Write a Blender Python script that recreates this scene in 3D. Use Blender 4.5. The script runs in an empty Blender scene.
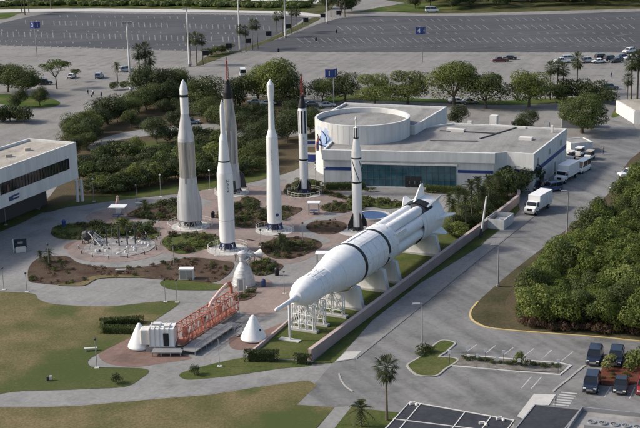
import bpy, math, random
import numpy as np
from mathutils import Matrix, Vector
R = math.radians
scn = bpy.context.scene
# ------------------------------------------------------------------ camera, light, exposure
FPX, TILT, CAMH, ROLL = 1300.0, R(15.4), 66.3, R(1.3)
cam = bpy.data.objects.new('camera', bpy.data.cameras.new('camera'))
scn.collection.objects.link(cam)
cam.data.sensor_width = 36.0
cam.data.lens = FPX / 640 * 36
cam.data.clip_start = 1.0
cam.data.clip_end = 8000
cam.location = (0, 0, CAMH)
cam.matrix_world = Matrix.Translation((0, 0, CAMH)) @ Matrix.Rotation(R(90) - TILT, 4, 'X') @ Matrix.Rotation(-ROLL, 4, 'Z')
scn.camera = cam

SUN_AZ, SUN_EL = R(-84), R(36)          # azimuth from +Y towards +X
world = bpy.data.worlds.new('World'); scn.world = world; world.use_nodes = True
wn = world.node_tree
sky = wn.nodes.new('ShaderNodeTexSky'); sky.sky_type = 'NISHITA'; sky.sun_disc = False
sky.sun_elevation = SUN_EL; sky.sun_rotation = SUN_AZ
sky.air_density = 1.0; sky.dust_density = 3.0; sky.ozone_density = 1.0
bg = wn.nodes['Background']; bg.inputs['Strength'].default_value = 0.12
wn.links.new(sky.outputs[0], bg.inputs['Color'])
sl = bpy.data.lights.new('sun', 'SUN'); sl.energy = 2.8; sl.angle = R(6.0); sl.color = (1.0, 0.93, 0.83)
so = bpy.data.objects.new('sun', sl); scn.collection.objects.link(so)
sd = Vector((math.sin(SUN_AZ) * math.cos(SUN_EL), math.cos(SUN_AZ) * math.cos(SUN_EL), math.sin(SUN_EL)))
so.rotation_euler = sd.to_track_quat('Z', 'Y').to_euler(); so.location = (-100, 200, 150)
scn.view_settings.view_transform = 'Standard'; scn.view_settings.look = 'None'
scn.view_settings.exposure = 0.52; scn.view_settings.gamma = 1.0; scn.view_settings.use_curve_mapping = False
scn.cycles.max_bounces = 6; scn.cycles.transparent_max_bounces = 8

# ------------------------------------------------------------------ survey: photograph pixel -> point on a level plane
cT, sT, cR, sR = math.cos(TILT), math.sin(TILT), math.cos(ROLL), math.sin(ROLL)
def G(px, py, z=0.0):
    u = (px - 320) / FPX; v = (214 - py) / FPX
    a = u * cR + v * sR; b = -u * sR + v * cR
    d = (a, cT + b * sT, -sT + b * cT); t = (z - CAMH) / d[2]
    return Vector((d[0] * t, d[1] * t, z))
def G2(px, py, z=0.0):
    p = G(px, py, z); return (p.x, p.y)

# ------------------------------------------------------------------ materials
MATS = {}
def lin(c): return tuple(c) + (1.0,)
def mat(name, col, rough=0.7, col2=None, scale=1.0, mix=(0.35, 0.65), fine=0.0, fscale=20.0, metal=0.0, bump=0.0, spec=0.3, coord='Object', stretch=None, detail=5.0):
    m = bpy.data.materials.new(name); m.use_nodes = True; nt = m.node_tree
    b = nt.nodes['Principled BSDF']
    b.inputs['Roughness'].default_value = rough; b.inputs['Metallic'].default_value = metal
    b.inputs['Specular IOR Level'].default_value = spec
    tc = nt.nodes.new('ShaderNodeTexCoord'); src = tc.outputs[coord]
    if stretch:
        mp = nt.nodes.new('ShaderNodeMapping'); mp.inputs['Scale'].default_value = stretch
        nt.links.new(src, mp.inputs[0]); src = mp.outputs[0]
    out = None
    if col2 is not None:
        n = nt.nodes.new('ShaderNodeTexNoise'); n.inputs['Scale'].default_value = scale; n.inputs['Detail'].default_value = detail
        n.inputs['Roughness'].default_value = 0.6
        nt.links.new(src, n.inputs['Vector'])
        mr = nt.nodes.new('ShaderNodeMapRange'); mr.inputs[1].default_value = mix[0]; mr.inputs[2].default_value = mix[1]
        nt.links.new(n.outputs[0], mr.inputs[0])
        mx = nt.nodes.new('ShaderNodeMix'); mx.data_type = 'RGBA'
        mx.inputs[6].default_value = lin(col); mx.inputs[7].default_value = lin(col2)
        nt.links.new(mr.outputs[0], mx.inputs[0]); out = mx.outputs[2]
    if fine > 0:
        n2 = nt.nodes.new('ShaderNodeTexNoise'); n2.inputs['Scale'].default_value = fscale; n2.inputs['Detail'].default_value = 4
        nt.links.new(src, n2.inputs['Vector'])
        mr2 = nt.nodes.new('ShaderNodeMapRange'); mr2.inputs[1].default_value = 0.25; mr2.inputs[2].default_value = 0.75
        mr2.inputs[3].default_value = 1 - fine; mr2.inputs[4].default_value = 1 + fine
        nt.links.new(n2.outputs[0], mr2.inputs[0])
        mm = nt.nodes.new('ShaderNodeMix'); mm.data_type = 'RGBA'; mm.blend_type = 'MULTIPLY'; mm.inputs[0].default_value = 1.0
        if out: nt.links.new(out, mm.inputs[6])
        else: mm.inputs[6].default_value = lin(col)
        nt.links.new(mr2.outputs[0], mm.inputs[7]); out = mm.outputs[2]
    if out: nt.links.new(out, b.inputs['Base Color'])
    else: b.inputs['Base Color'].default_value = lin(col)
    if bump > 0:
        n3 = nt.nodes.new('ShaderNodeTexNoise'); n3.inputs['Scale'].default_value = fscale
        nt.links.new(src, n3.inputs['Vector'])
        bp = nt.nodes.new('ShaderNodeBump'); bp.inputs['Strength'].default_value = bump; bp.inputs['Distance'].default_value = 0.1
        nt.links.new(n3.outputs[0], bp.inputs['Height']); nt.links.new(bp.outputs[0], b.inputs['Normal'])
    MATS[name] = m; return m
def leafmat(name, c1, c2, scale=0.5):
    m = mat(name, c1, 0.6, c2, scale, (0.35, 0.65), 0.25, 6.0, spec=0.25)
    nt = m.node_tree; b = nt.nodes['Principled BSDF']; o = nt.nodes['Material Output']
    tr = nt.nodes.new('ShaderNodeBsdfTranslucent'); ms = nt.nodes.new('ShaderNodeMixShader'); ms.inputs[0].default_value = 0.36
    l = b.inputs['Base Color'].links[0].from_socket
    oi = nt.nodes.new('ShaderNodeObjectInfo'); mr = nt.nodes.new('ShaderNodeMapRange'); mr.inputs[3].default_value = 0.75; mr.inputs[4].default_value = 1.25
    nt.links.new(oi.outputs['Random'], mr.inputs[0])
    mm = nt.nodes.new('ShaderNodeMix'); mm.data_type = 'RGBA'; mm.blend_type = 'MULTIPLY'; mm.inputs[0].default_value = 1.0
    nt.links.new(l, mm.inputs[6]); nt.links.new(mr.outputs[0], mm.inputs[7])
    nt.links.new(mm.outputs[2], b.inputs['Base Color']); nt.links.new(mm.outputs[2], tr.inputs[0])
    nt.links.new(b.outputs[0], ms.inputs[1]); nt.links.new(tr.outputs[0], ms.inputs[2]); nt.links.new(ms.outputs[0], o.inputs[0])
    return m
mat('lawn_dry', (0.060, 0.078, 0.022), 0.9, (0.160, 0.130, 0.060), 0.10, (0.36, 0.58), 0.22, 2.5, spec=0.05, detail=8)
mat('lawn_mixed', (0.050, 0.082, 0.018), 0.9, (0.120, 0.112, 0.045), 0.13, (0.46, 0.66), 0.22, 2.5, spec=0.05, detail=8)
mat('lawn_green', (0.055, 0.078, 0.022), 0.9, (0.105, 0.105, 0.042), 0.22, (0.38, 0.68), 0.25, 2.5, spec=0.05, detail=8)
mat('verge_grass', (0.050, 0.050, 0.026), 0.9, (0.095, 0.080, 0.048), 0.15, (0.36, 0.64), 0.25, 2.5, spec=0.05, detail=8)
mat('scrub', (0.040, 0.055, 0.018), 0.9, (0.10, 0.09, 0.045), 0.15, (0.35, 0.65), 0.25, 2.0, spec=0.05)
mat('soil', (0.075, 0.060, 0.042), 0.95, (0.10, 0.082, 0.050), 0.15, (0.3, 0.7), 0.3, 3.0, spec=0.05)
mat('mulch', (0.060, 0.040, 0.030), 0.95, (0.10, 0.075, 0.055), 0.35, (0.3, 0.7), 0.35, 5.0, spec=0.05)
mat('red_mulch', (0.09, 0.032, 0.022), 0.95, (0.13, 0.05, 0.035), 0.6, (0.3, 0.7), 0.3, 5.0, spec=0.05)
mat('concrete', (0.255, 0.25, 0.24), 0.85, (0.195, 0.192, 0.186), 0.09, (0.3, 0.7), 0.10, 1.4, spec=0.2, detail=9)
mat('pale_concrete', (0.30, 0.285, 0.265), 0.85, (0.23, 0.22, 0.205), 0.03, (0.3, 0.7), 0.10, 0.6, spec=0.2, detail=9)
mat('white_concrete', (0.50, 0.49, 0.46), 0.85, (0.40, 0.39, 0.37), 0.3, (0.3, 0.7), 0.08, 3.0)
mat('asphalt', (0.205, 0.203, 0.200), 0.85, (0.150, 0.150, 0.150), 0.07, (0.32, 0.68), 0.12, 1.2, spec=0.25, detail=9)
mat('dark_asphalt', (0.058, 0.060, 0.068), 0.85, (0.080, 0.082, 0.088), 0.03, (0.3, 0.7), 0.12, 0.5, spec=0.25, detail=9)
mat('pink_paving', (0.250, 0.190, 0.168), 0.85, (0.205, 0.165, 0.150), 0.25, (0.3, 0.7), 0.12, 2.0)
mat('brick_paving', (0.200, 0.125, 0.100), 0.85, (0.160, 0.105, 0.090), 0.3, (0.3, 0.7), 0.15, 3.0)
mat('worn_stripe', (0.24, 0.24, 0.235), 0.8, (0.085, 0.086, 0.09), 0.25, (0.35, 0.7), 0.1)
mat('stripe', (0.50, 0.50, 0.48), 0.8, (0.30, 0.30, 0.29), 0.5, (0.35, 0.75), 0.1)
mat('yellow_kerb', (0.55, 0.42, 0.16), 0.8, (0.42, 0.34, 0.18), 0.4)
mat('kerb', (0.36, 0.35, 0.32), 0.85, (0.28, 0.27, 0.25), 0.3)
mat('white', (0.74, 0.74, 0.73), 0.45, (0.66, 0.66, 0.655), 0.25, (0.35, 0.7), 0.03, 2.0, stretch=(1, 1, 0.25))
mat('rocket_white', (0.76, 0.76, 0.75), 0.42, (0.66, 0.66, 0.655), 0.9, (0.42, 0.85), 0.05, 3.0, spec=0.35, detail=9)
mat('standing_white', (0.76, 0.76, 0.75), 0.42, (0.60, 0.60, 0.59), 1.3, (0.40, 0.78), 0.05, 3.0, spec=0.35, stretch=(1, 1, .10), detail=9)
mat('steel', (0.44, 0.42, 0.39), 0.42, (0.24, 0.235, 0.23), 2.2, (0.38, 0.62), 0.14, 6.0, metal=0.5, stretch=(1, 1, 0.06))
mat('pale_steel', (0.56, 0.56, 0.56), 0.45, (0.40, 0.405, 0.41), 1.2, (0.35, 0.65), 0.06, 4.0, metal=0.15, stretch=(1, 1, 0.08))
mat('black', (0.016, 0.017, 0.020), 0.5, fine=0.2)
mat('dark_grey', (0.055, 0.057, 0.060), 0.6, fine=0.2)
mat('red_paint', (0.22, 0.04, 0.035), 0.5, fine=0.15)
mat('orange_paint', (0.42, 0.165, 0.115), 0.7, (0.33, 0.13, 0.095), 0.8, fine=0.1)
mat('pale_pink', (0.62, 0.42, 0.36), 0.6, fine=0.05)
mat('blue_paint', (0.030, 0.055, 0.20), 0.5, fine=0.1)
mat('stand_blue', (0.035, 0.055, 0.14), 0.5, fine=0.2)
mat('fountain_blue', (0.04, 0.09, 0.22), 0.2, fine=0.1, spec=0.6)
mat('grey_metal', (0.30, 0.30, 0.30), 0.5, fine=0.08, metal=0.3)
mat('pole_white', (0.62, 0.60, 0.56), 0.6, fine=0.05)
mat('pink_wall', (0.37, 0.285, 0.26), 0.85, (0.31, 0.24, 0.222), 0.4, fine=0.08)
mat('wall_cap', (0.42, 0.34, 0.31), 0.85, fine=0.06)
mat('building_white', (0.64, 0.64, 0.62), 0.75, (0.50, 0.495, 0.475), 0.7, (0.42, 0.78), 0.04, 2.0, stretch=(1, 1, 0.12), detail=9)
mat('roof_grey', (0.235, 0.225, 0.215), 0.9, (0.185, 0.178, 0.172), 0.10, (0.3, 0.7), 0.08, 0.9, detail=9)
mat('roof_tan', (0.40, 0.365, 0.315), 0.9, (0.31, 0.285, 0.25), 0.12, (0.3, 0.7), 0.08, 0.9, detail=9)
mat('roof_black', (0.026, 0.028, 0.035), 0.8, (0.042, 0.044, 0.052), 0.5, (0.3, 0.7), 0.15, 2.0)
mat('glass_teal', (0.030, 0.090, 0.115), 0.08, (0.060, 0.150, 0.180), 0.35, (0.4, 0.6), spec=0.6)
mat('glass_dark', (0.012, 0.015, 0.018), 0.08, spec=0.6)
mat('mullion', (0.10, 0.13, 0.13), 0.4)
mat('rubber', (0.015, 0.015, 0.016), 0.8)
mat('chrome', (0.55, 0.55, 0.55), 0.25, metal=0.8)
mat('bark', (0.10, 0.080, 0.062), 0.95, (0.15, 0.125, 0.10), 2.0, fine=0.2)
mat('palm_bark', (0.16, 0.135, 0.105), 0.95, (0.11, 0.09, 0.07), 2.0, fine=0.25, stretch=(1, 1, 4))
mat('deck_paint', (0.34, 0.32, 0.30), 0.7, (0.20, 0.19, 0.185), 0.8, (0.4, 0.6), 0.1)
mat('gravel', (0.20, 0.19, 0.175), 0.95, (0.12, 0.105, 0.085), 1.2, (0.35, 0.65), 0.3, 6.0)
mat('skin', (0.42, 0.27, 0.20), 0.6); mat('cloth_white', (0.65, 0.65, 0.63), 0.9); mat('cloth_dark', (0.03, 0.03, 0.04), 0.9); mat('cloth_blue', (0.06, 0.10, 0.22), 0.9)
mat('mural', (0.30, 0.42, 0.62), 0.6, (0.62, 0.60, 0.58), 0.35, (0.42, 0.56), 0.1, 2.0)
mat('lamp_glass', (0.75, 0.74, 0.70), 0.3)
mat('tail_red', (0.30, 0.02, 0.02), 0.3)
leafmat('leaf_bright', (0.150, 0.172, 0.042), (0.105, 0.134, 0.034))
leafmat('leaf_mid', (0.068, 0.094, 0.026), (0.092, 0.112, 0.034))
leafmat('leaf_dark', (0.044, 0.062, 0.021), (0.062, 0.078, 0.028))
leafmat('leaf_forest', (0.095, 0.135, 0.024), (0.130, 0.152, 0.036), 0.25)
leafmat('leaf_rust', (0.10, 0.055, 0.035), (0.07, 0.05, 0.03), 1.0)
leafmat('leaf_red', (0.085, 0.045, 0.03), (0.065, 0.06, 0.03), 2.0)
leafmat('leaf_palm', (0.050, 0.066, 0.022), (0.070, 0.085, 0.034))
leafmat('leaf_flower', (0.14, 0.17, 0.05), (0.30, 0.30, 0.12), 3.0)
M = MATS

def paved(name, c1, c2, joint=0.0, crack=0.16, ang=0.0, streak=0.12, stain=0.3, sc=1.0):
    """weathered concrete / asphalt: patches, tyre streaks, stains, cracks and (concrete) slab joints"""
    m = mat(name, c1, 0.85, c2, 0.06 * sc, (0.34, 0.66), 0.14, 1.6, spec=0.2, detail=10)
    nt = m.node_tree; b = nt.nodes['Principled BSDF']; out = b.inputs['Base Color'].links[0].from_socket
    tc = nt.nodes.new('ShaderNodeTexCoord'); rot = nt.nodes.new('ShaderNodeMapping'); rot.inputs['Rotation'].default_value = (0, 0, ang); nt.links.new(tc.outputs['Object'], rot.inputs[0])
    def mul(fac_socket, lo, hi, a, bb):
        nonlocal out
        mr = nt.nodes.new('ShaderNodeMapRange'); mr.inputs[1].default_value = a; mr.inputs[2].default_value = bb; mr.inputs[3].default_value = lo; mr.inputs[4].default_value = hi
        nt.links.new(fac_socket, mr.inputs[0]); mm = nt.nodes.new('ShaderNodeMix'); mm.data_type = 'RGBA'; mm.blend_type = 'MULTIPLY'; mm.inputs[0].default_value = 1.0
        nt.links.new(out, mm.inputs[6]); nt.links.new(mr.outputs[0], mm.inputs[7]); out = mm.outputs[2]
    def noise(scale, detail, stretch):
        mp = nt.nodes.new('ShaderNodeMapping'); mp.inputs['Scale'].default_value = stretch; nt.links.new(rot.outputs[0], mp.inputs[0])
        n = nt.nodes.new('ShaderNodeTexNoise'); n.inputs['Scale'].default_value = scale; n.inputs['Detail'].default_value = detail; nt.links.new(mp.outputs[0], n.inputs['Vector']); return n
    mul(noise(0.5, 5, (1, .045, 1)).outputs[0], 1 - streak, 1 + streak, .3, .7)
    mul(noise(0.22, 8, (1, 1, 1)).outputs[0], 1 - stain, 1.0, .30, .47)
    mul(noise(0.9, 6, (1, 1, 1)).outputs[0], 1 - stain * .7, 1.0, .24, .36)
    if crack:
        dn = noise(0.5, 6, (1, 1, 1)); ad = nt.nodes.new('ShaderNodeMix'); ad.data_type = 'RGBA'; ad.blend_type = 'ADD'; ad.clamp_factor = False; ad.inputs[0].default_value = 2.5
        nt.links.new(rot.outputs[0], ad.inputs[6]); nt.links.new(dn.outputs[1], ad.inputs[7])
        v = nt.nodes.new('ShaderNodeTexVoronoi'); v.feature = 'DISTANCE_TO_EDGE'; v.inputs['Scale'].default_value = 0.11; nt.links.new(ad.outputs[2], v.inputs['Vector'])
        mul(v.outputs['Distance'], 1 - crack, 1.0, .004, .014)
    if joint:
        br = nt.nodes.new('ShaderNodeTexBrick'); br.offset = 0.0; br.inputs['Scale'].default_value = 1.0; br.inputs['Brick Width'].default_value = joint; br.inputs['Row Height'].default_value = joint; br.inputs['Mortar Size'].default_value = .035; br.inputs['Mortar Smooth'].default_value = .3
        nt.links.new(rot.outputs[0], br.inputs['Vector']); mul(br.outputs['Fac'], 1.0, .80, 0, 1)
    nt.links.new(out, b.inputs['Base Color']); return m
paved('concrete', (0.255, 0.25, 0.24), (0.195, 0.192, 0.186), 3.6, .08, .45, .06, .22)
paved('pale_concrete', (0.235, 0.226, 0.212), (0.185, 0.178, 0.168), 0, .10, .35, .10, .20, .5)
paved('asphalt', (0.205, 0.203, 0.198), (0.140, 0.140, 0.139), 0, .13, -.47, .20, .28)
paved('dark_asphalt', (0.058, 0.060, 0.067), (0.082, 0.083, 0.088), 0, .0, 1.25, .22, .12, .5)
paved('pink_paving', (0.260, 0.200, 0.178), (0.215, 0.176, 0.160), 1.8, .0, .3, .05, .22, 3)
paved('brick_paving', (0.205, 0.135, 0.110), (0.165, 0.112, 0.096), 1.2, .0, .3, .05, .25, 3)
paved('roof_grey', (0.285, 0.277, 0.265), (0.225, 0.218, 0.21), 0, .12, .3, .16, .25)
paved('roof_tan', (0.41, 0.375, 0.32), (0.31, 0.285, 0.25), 0, .10, .3, .16, .28)
def spots(name, base, green, sp):
    """dry lawn with greener watered spots: sp = [(x, y, r0, r1)]"""
    m = mat(name, base[0], 0.9, base[1], 0.12, (0.34, 0.64), 0.30, 3.0, spec=0.05, detail=11); nt = m.node_tree; b = nt.nodes['Principled BSDF']; out = b.inputs['Base Color'].links[0].from_socket
    tc = nt.nodes.new('ShaderNodeTexCoord'); n = nt.nodes.new('ShaderNodeTexNoise'); n.inputs['Scale'].default_value = .35; n.inputs['Detail'].default_value = 7; nt.links.new(tc.outputs['Object'], n.inputs['Vector'])
    ad = nt.nodes.new('ShaderNodeMix'); ad.data_type = 'RGBA'; ad.blend_type = 'ADD'; ad.clamp_factor = False; ad.inputs[0].default_value = 6.0; nt.links.new(tc.outputs['Object'], ad.inputs[6]); nt.links.new(n.outputs[1], ad.inputs[7])
    n2 = nt.nodes.new('ShaderNodeTexNoise'); n2.inputs['Scale'].default_value = 2.2; n2.inputs['Detail'].default_value = 5; nt.links.new(tc.outputs['Object'], n2.inputs['Vector'])
    for x, y, r0, r1 in sp:
        d = nt.nodes.new('ShaderNodeVectorMath'); d.operation = 'DISTANCE'; nt.links.new(ad.outputs[2], d.inputs[0]); d.inputs[1].default_value = (x + 3, y + 3, 3)
        mr = nt.nodes.new('ShaderNodeMapRange'); mr.interpolation_type = 'SMOOTHSTEP'; mr.inputs[1].default_value = r1; mr.inputs[2].default_value = r0; nt.links.new(d.outputs['Value'], mr.inputs[0])
        k = nt.nodes.new('ShaderNodeMath'); k.operation = 'MULTIPLY'; nt.links.new(mr.outputs[0], k.inputs[0]); q = nt.nodes.new('ShaderNodeMapRange'); q.inputs[1].default_value = .3; q.inputs[2].default_value = .6; q.inputs[3].default_value = .55; nt.links.new(n2.outputs[0], q.inputs[0]); nt.links.new(q.outputs[0], k.inputs[1])
        mx = nt.nodes.new('ShaderNodeMix'); mx.data_type = 'RGBA'; nt.links.new(k.outputs[0], mx.inputs[0]); nt.links.new(out, mx.inputs[6]); mx.inputs[7].default_value = lin(green); out = mx.outputs[2]
    nt.links.new(out, b.inputs['Base Color']); return m
g_ = [G2(78, 362), G2(110, 378), G2(60, 376), G2(100, 350), G2(303, 425), G2(285, 440)]
spots('lawn_dry', ((0.080, 0.084, 0.034), (0.162, 0.130, 0.070)), (0.062, 0.080, 0.028), [(*g_[0], 3.5, 7.5), (*g_[1], 4, 8), (*g_[2], 3, 7), (*g_[3], 2, 6), (*g_[4], 3.5, 6), (*g_[5], 4, 9), (*G2(60, 312), 1.5, 5), (*G2(130, 309), 2, 5), (*G2(170, 308), 2, 5), (*G2(20, 386), 1, 6), (*G2(250, 390), .5, 3)])
# ------------------------------------------------------------------ object helpers
COL = scn.collection
def setp(o, label=None, cat=None, group=None, kind=None):
    if label: o['label'] = label
    if cat: o['category'] = cat
    if group: o['group'] = group
    if kind: o['kind'] = kind
    return o
def thing(name, label, cat, loc=(0, 0, 0), rz=0.0, group=None, s=1.0):
    o = bpy.data.objects.new(name, None); COL.objects.link(o)
    o.location = loc; o.rotation_euler = (0, 0, rz); o.scale = (s, s, s); o.empty_display_size = 0.5
    return setp(o, label, cat, group)
def dup(root, loc, rz=0.0, s=1.0, label=None, group=None):
    r = root.copy(); COL.objects.link(r); r.location = loc; r.rotation_euler = (0, 0, rz)
    r.scale = s if hasattr(s, '__len__') else (s, s, s)
    if label: r['label'] = label
    if group: r['group'] = group
    for ch in list(root.children):
        c = ch.copy(); COL.objects.link(c); c.parent = r
        for g in list(ch.children):
            d = g.copy(); COL.objects.link(d); d.parent = c
    return r
class MB:
    def __init__(s): s.v = []; s.f = []; s.mi = []; s.sm = []
    def add(s, vs, fs, m=0, smooth=False):
        b = len(s.v); s.v += [tuple(v) for v in vs]
        for f in fs:
            s.f.append([b + i for i in f]); s.mi.append(m); s.sm.append(smooth)
        return s
    def box(s, c, size, rz=0.0, m=0, taper=1.0):
        x, y, z = size[0] / 2, size[1] / 2, size[2] / 2; cr, sr = math.cos(rz), math.sin(rz); vs = []
        for dz, t in ((-z, 1.0), (z, taper)):
            for dx, dy in ((-x, -y), (x, -y), (x, y), (-x, y)):
                dx *= t; dy *= t
                vs.append((c[0] + dx * cr - dy * sr, c[1] + dx * sr + dy * cr, c[2] + dz))
        return s.add(vs, [(3, 2, 1, 0), (4, 5, 6, 7), (0, 1, 5, 4), (1, 2, 6, 5), (2, 3, 7, 6), (3, 0, 4, 7)], m)
    def prism(s, pts, z0, z1, m=0, caps=True):
        a = sum(pts[i][0] * pts[(i + 1) % len(pts)][1] - pts[(i + 1) % len(pts)][0] * pts[i][1] for i in range(len(pts)))
        if a < 0: pts = pts[::-1]
        n = len(pts); vs = [(p[0], p[1], z0) for p in pts] + [(p[0], p[1], z1) for p in pts]
        fs = [(i, (i + 1) % n, n + (i + 1) % n, n + i) for i in range(n)]
        if caps: fs += [tuple(range(n))[::-1], tuple(range(n, 2 * n))]
        return s.add(vs, fs, m)
    def ring(s, pts, width, z0, z1, m=0):
        """band of given width just inside the closed outline (a parapet)"""
        a = sum(pts[i][0] * pts[(i + 1) % len(pts)][1] - pts[(i + 1) % len(pts)][0] * pts[i][1] for i in range(len(pts)))
        if a < 0: pts = pts[::-1]
        inn = inset(pts, width); n = len(pts)
        vs = [(p[0], p[1], z0) for p in pts] + [(p[0], p[1], z1) for p in pts] + [(p[0], p[1], z1) for p in inn] + [(p[0], p[1], z0) for p in inn]
        fs = []
        for i in range(n):
            j = (i + 1) % n
            fs += [(i, j, n + j, n + i), (n + i, n + j, 2 * n + j, 2 * n + i), (2 * n + i, 2 * n + j, 3 * n + j, 3 * n + i)]
        return s.add(vs, fs, m)
    def cone(s, p, q, r0, r1, n=8, m=0, smooth=True, caps=True):
        p = Vector(p); q = Vector(q); d = (q - p)
        if d.length < 1e-6: return s
        d.normalize(); u = d.orthogonal().normalized(); w = d.cross(u)
        vs = []
        for c, r in ((p, r0), (q, r1)):
            for i in range(n):
                a = 2 * math.pi * i / n; vs.append(c + (u * math.cos(a) + w * math.sin(a)) * r)
        s.add(vs, [(i, (i + 1) % n, n + (i + 1) % n, n + i) for i in range(n)], m, smooth)
        if caps:
            s.add(vs[:n], [tuple(range(n))[::-1]], m); s.add(vs[n:], [tuple(range(n))], m)
        return s
    def tube(s, pts, rs, n=7, m=0, smooth=True):
        pts = [Vector(p) for p in pts]; vs = []; k = len(pts)
        if not hasattr(rs, '__len__'): rs = [rs] * k
        for i, p in enumerate(pts):
            d = (pts[min(i + 1, k - 1)] - pts[max(i - 1, 0)]).normalized()
            u = d.cross(Vector((0.31, 0.17, 0.93))); u = u.normalized() if u.length > .05 else d.orthogonal().normalized(); w = d.cross(u)
            for j in range(n):
                a = 2 * math.pi * j / n; vs.append(p + (u * math.cos(a) + w * math.sin(a)) * rs[i])
        fs = [(i * n + j, i * n + (j + 1) % n, (i + 1) * n + (j + 1) % n, (i + 1) * n + j) for i in range(k - 1) for j in range(n)]
        s.add(vs, fs, m, smooth); s.add(vs[:n], [tuple(range(n))[::-1]], m); return s.add(vs[-n:], [tuple(range(n))], m)
    def lathe(s, prof, n=28, m=0, mtx=None, smooth=True, mats=None, cap=True):
        """prof: [(radius, z)]; sharp joints are made by separate bands"""
        for i in range(len(prof) - 1):
            (r0, z0), (r1, z1) = prof[i], prof[i + 1]; vs = []
            for r, z in ((r0, z0), (r1, z1)):
                for j in range(n):
                    a = 2 * math.pi * j / n; v = Vector((r * math.cos(a), r * math.sin(a), z)); vs.append(mtx @ v if mtx else v)
            s.add(vs, [(j, (j + 1) % n, n + (j + 1) % n, n + j) for j in range(n)], mats[i] if mats else m, smooth)
        if cap:
            for k, rev in ((0, True), (-1, False)):
                r, z = prof[k]
                if r > 0.02:
                    vs = [Vector((r * math.cos(2 * math.pi * j / n), r * math.sin(2 * math.pi * j / n), z)) for j in range(n)]
                    if mtx: vs = [mtx @ v for v in vs]
                    s.add(vs, [tuple(range(n))[::-1] if rev else tuple(range(n))], mats[k] if mats else m)
        return s
    def quad(s, a, b, c, d, m=0): return s.add([a, b, c, d], [(0, 1, 2, 3)], m)
    def move(s, off): s.v = [(v[0] + off[0], v[1] + off[1], v[2] + off[2]) for v in s.v]; return s
    def turn(s, rz):
        c, t = math.cos(rz), math.sin(rz); s.v = [(v[0] * c - v[1] * t, v[0] * t + v[1] * c, v[2]) for v in s.v]; return s
    def mesh(s, name, mats):
        me = bpy.data.meshes.new(name); me.from_pydata(s.v, [], s.f)
        for mm in (mats if isinstance(mats, (list, tuple)) else [mats]): me.materials.append(M[mm])
        me.polygons.foreach_set('material_index', s.mi); me.polygons.foreach_set('use_smooth', s.sm); me.update(); return me
    def build(s, name, mats, parent=None, world=False, bevel=0.0):
        """world=True: vertices are world coordinates, made local to the (unrotated) parent"""
        if world and parent is not None:
            l = parent.location; s.move((-l.x, -l.y, -l.z))
        o = bpy.data.objects.new(name, s.mesh(name, mats)); COL.objects.link(o)
        if parent is not None: o.parent = parent
        if bevel:
            b = o.modifiers.new('bevel', 'BEVEL'); b.width = bevel; b.segments = 2; b.limit_method = 'ANGLE'
        return o
def inset(pts, w):
    n = len(pts); out = []
    for i in range(n):
        p, q, r = Vector(pts[i - 1][:2]), Vector(pts[i][:2]), Vector(pts[(i + 1) % n][:2])
        d1 = (q - p).normalized(); d2 = (r - q).normalized(); n1 = Vector((-d1.y, d1.x)); n2 = Vector((-d2.y, d2.x))
        k = 1 + n1.dot(n2); o = (n1 + n2) / max(k, 0.3) * w; out.append((q.x + o.x, q.y + o.y))
    return out
def smooth_path(pts, closed=True, k=5):
    out = []; n = len(pts)
    for i in range(n if closed else n - 1):
        if closed: p0, p1, p2, p3 = pts[i - 1], pts[i], pts[(i + 1) % n], pts[(i + 2) % n]
        else: p0, p1, p2, p3 = pts[max(i - 1, 0)], pts[i], pts[i + 1], pts[min(i + 2, n - 1)]
        for j in range(k):
            t = j / k; r = []
            for a in (0, 1):
                r.append(0.5 * (2 * p1[a] + (p2[a] - p0[a]) * t + (2 * p0[a] - 5 * p1[a] + 4 * p2[a] - p3[a]) * t * t + (3 * p1[a] - p0[a] - 3 * p2[a] + p3[a]) * t ** 3))
            out.append(tuple(r))
    if not closed: out.append(tuple(pts[-1][:2]))
    return out
def sheet_w(name, pts, z, m, kind='structure'):
    from mathutils.geometry import tessellate_polygon
    vs = [Vector((p[0], p[1], z)) for p in pts]; tris = tessellate_polygon([vs]); mb = MB()
    fs = []
    for t in tris:
        a, b, c = (vs[i] for i in t)
        fs.append(tuple(t) if (b - a).cross(c - a).z > 0 else tuple(t)[::-1])
    mb.add(vs, fs); return setp(mb.build(name, m), kind=kind)
def sheet(name, px, z, m, sm=True):
    pts = [G2(*p) for p in px]
    return sheet_w(name, smooth_path(pts) if sm else pts, z, m)
def disc(name, c, r, z, m, r_in=0.0, n=56):
    mb = MB()
    if r_in:
        vs = [(c[0] + q * math.cos(2 * math.pi * i / n), c[1] + q * math.sin(2 * math.pi * i / n), z) for q in (r_in, r) for i in range(n)]
        mb.add(vs, [(i, n + i, n + (i + 1) % n, (i + 1) % n) for i in range(n)])
    else:
        mb.add([(c[0] + r * math.cos(2 * math.pi * i / n), c[1] + r * math.sin(2 * math.pi * i / n), z) for i in range(n)], [tuple(range(n))])
    return setp(mb.build(name, m), kind='structure')
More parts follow.
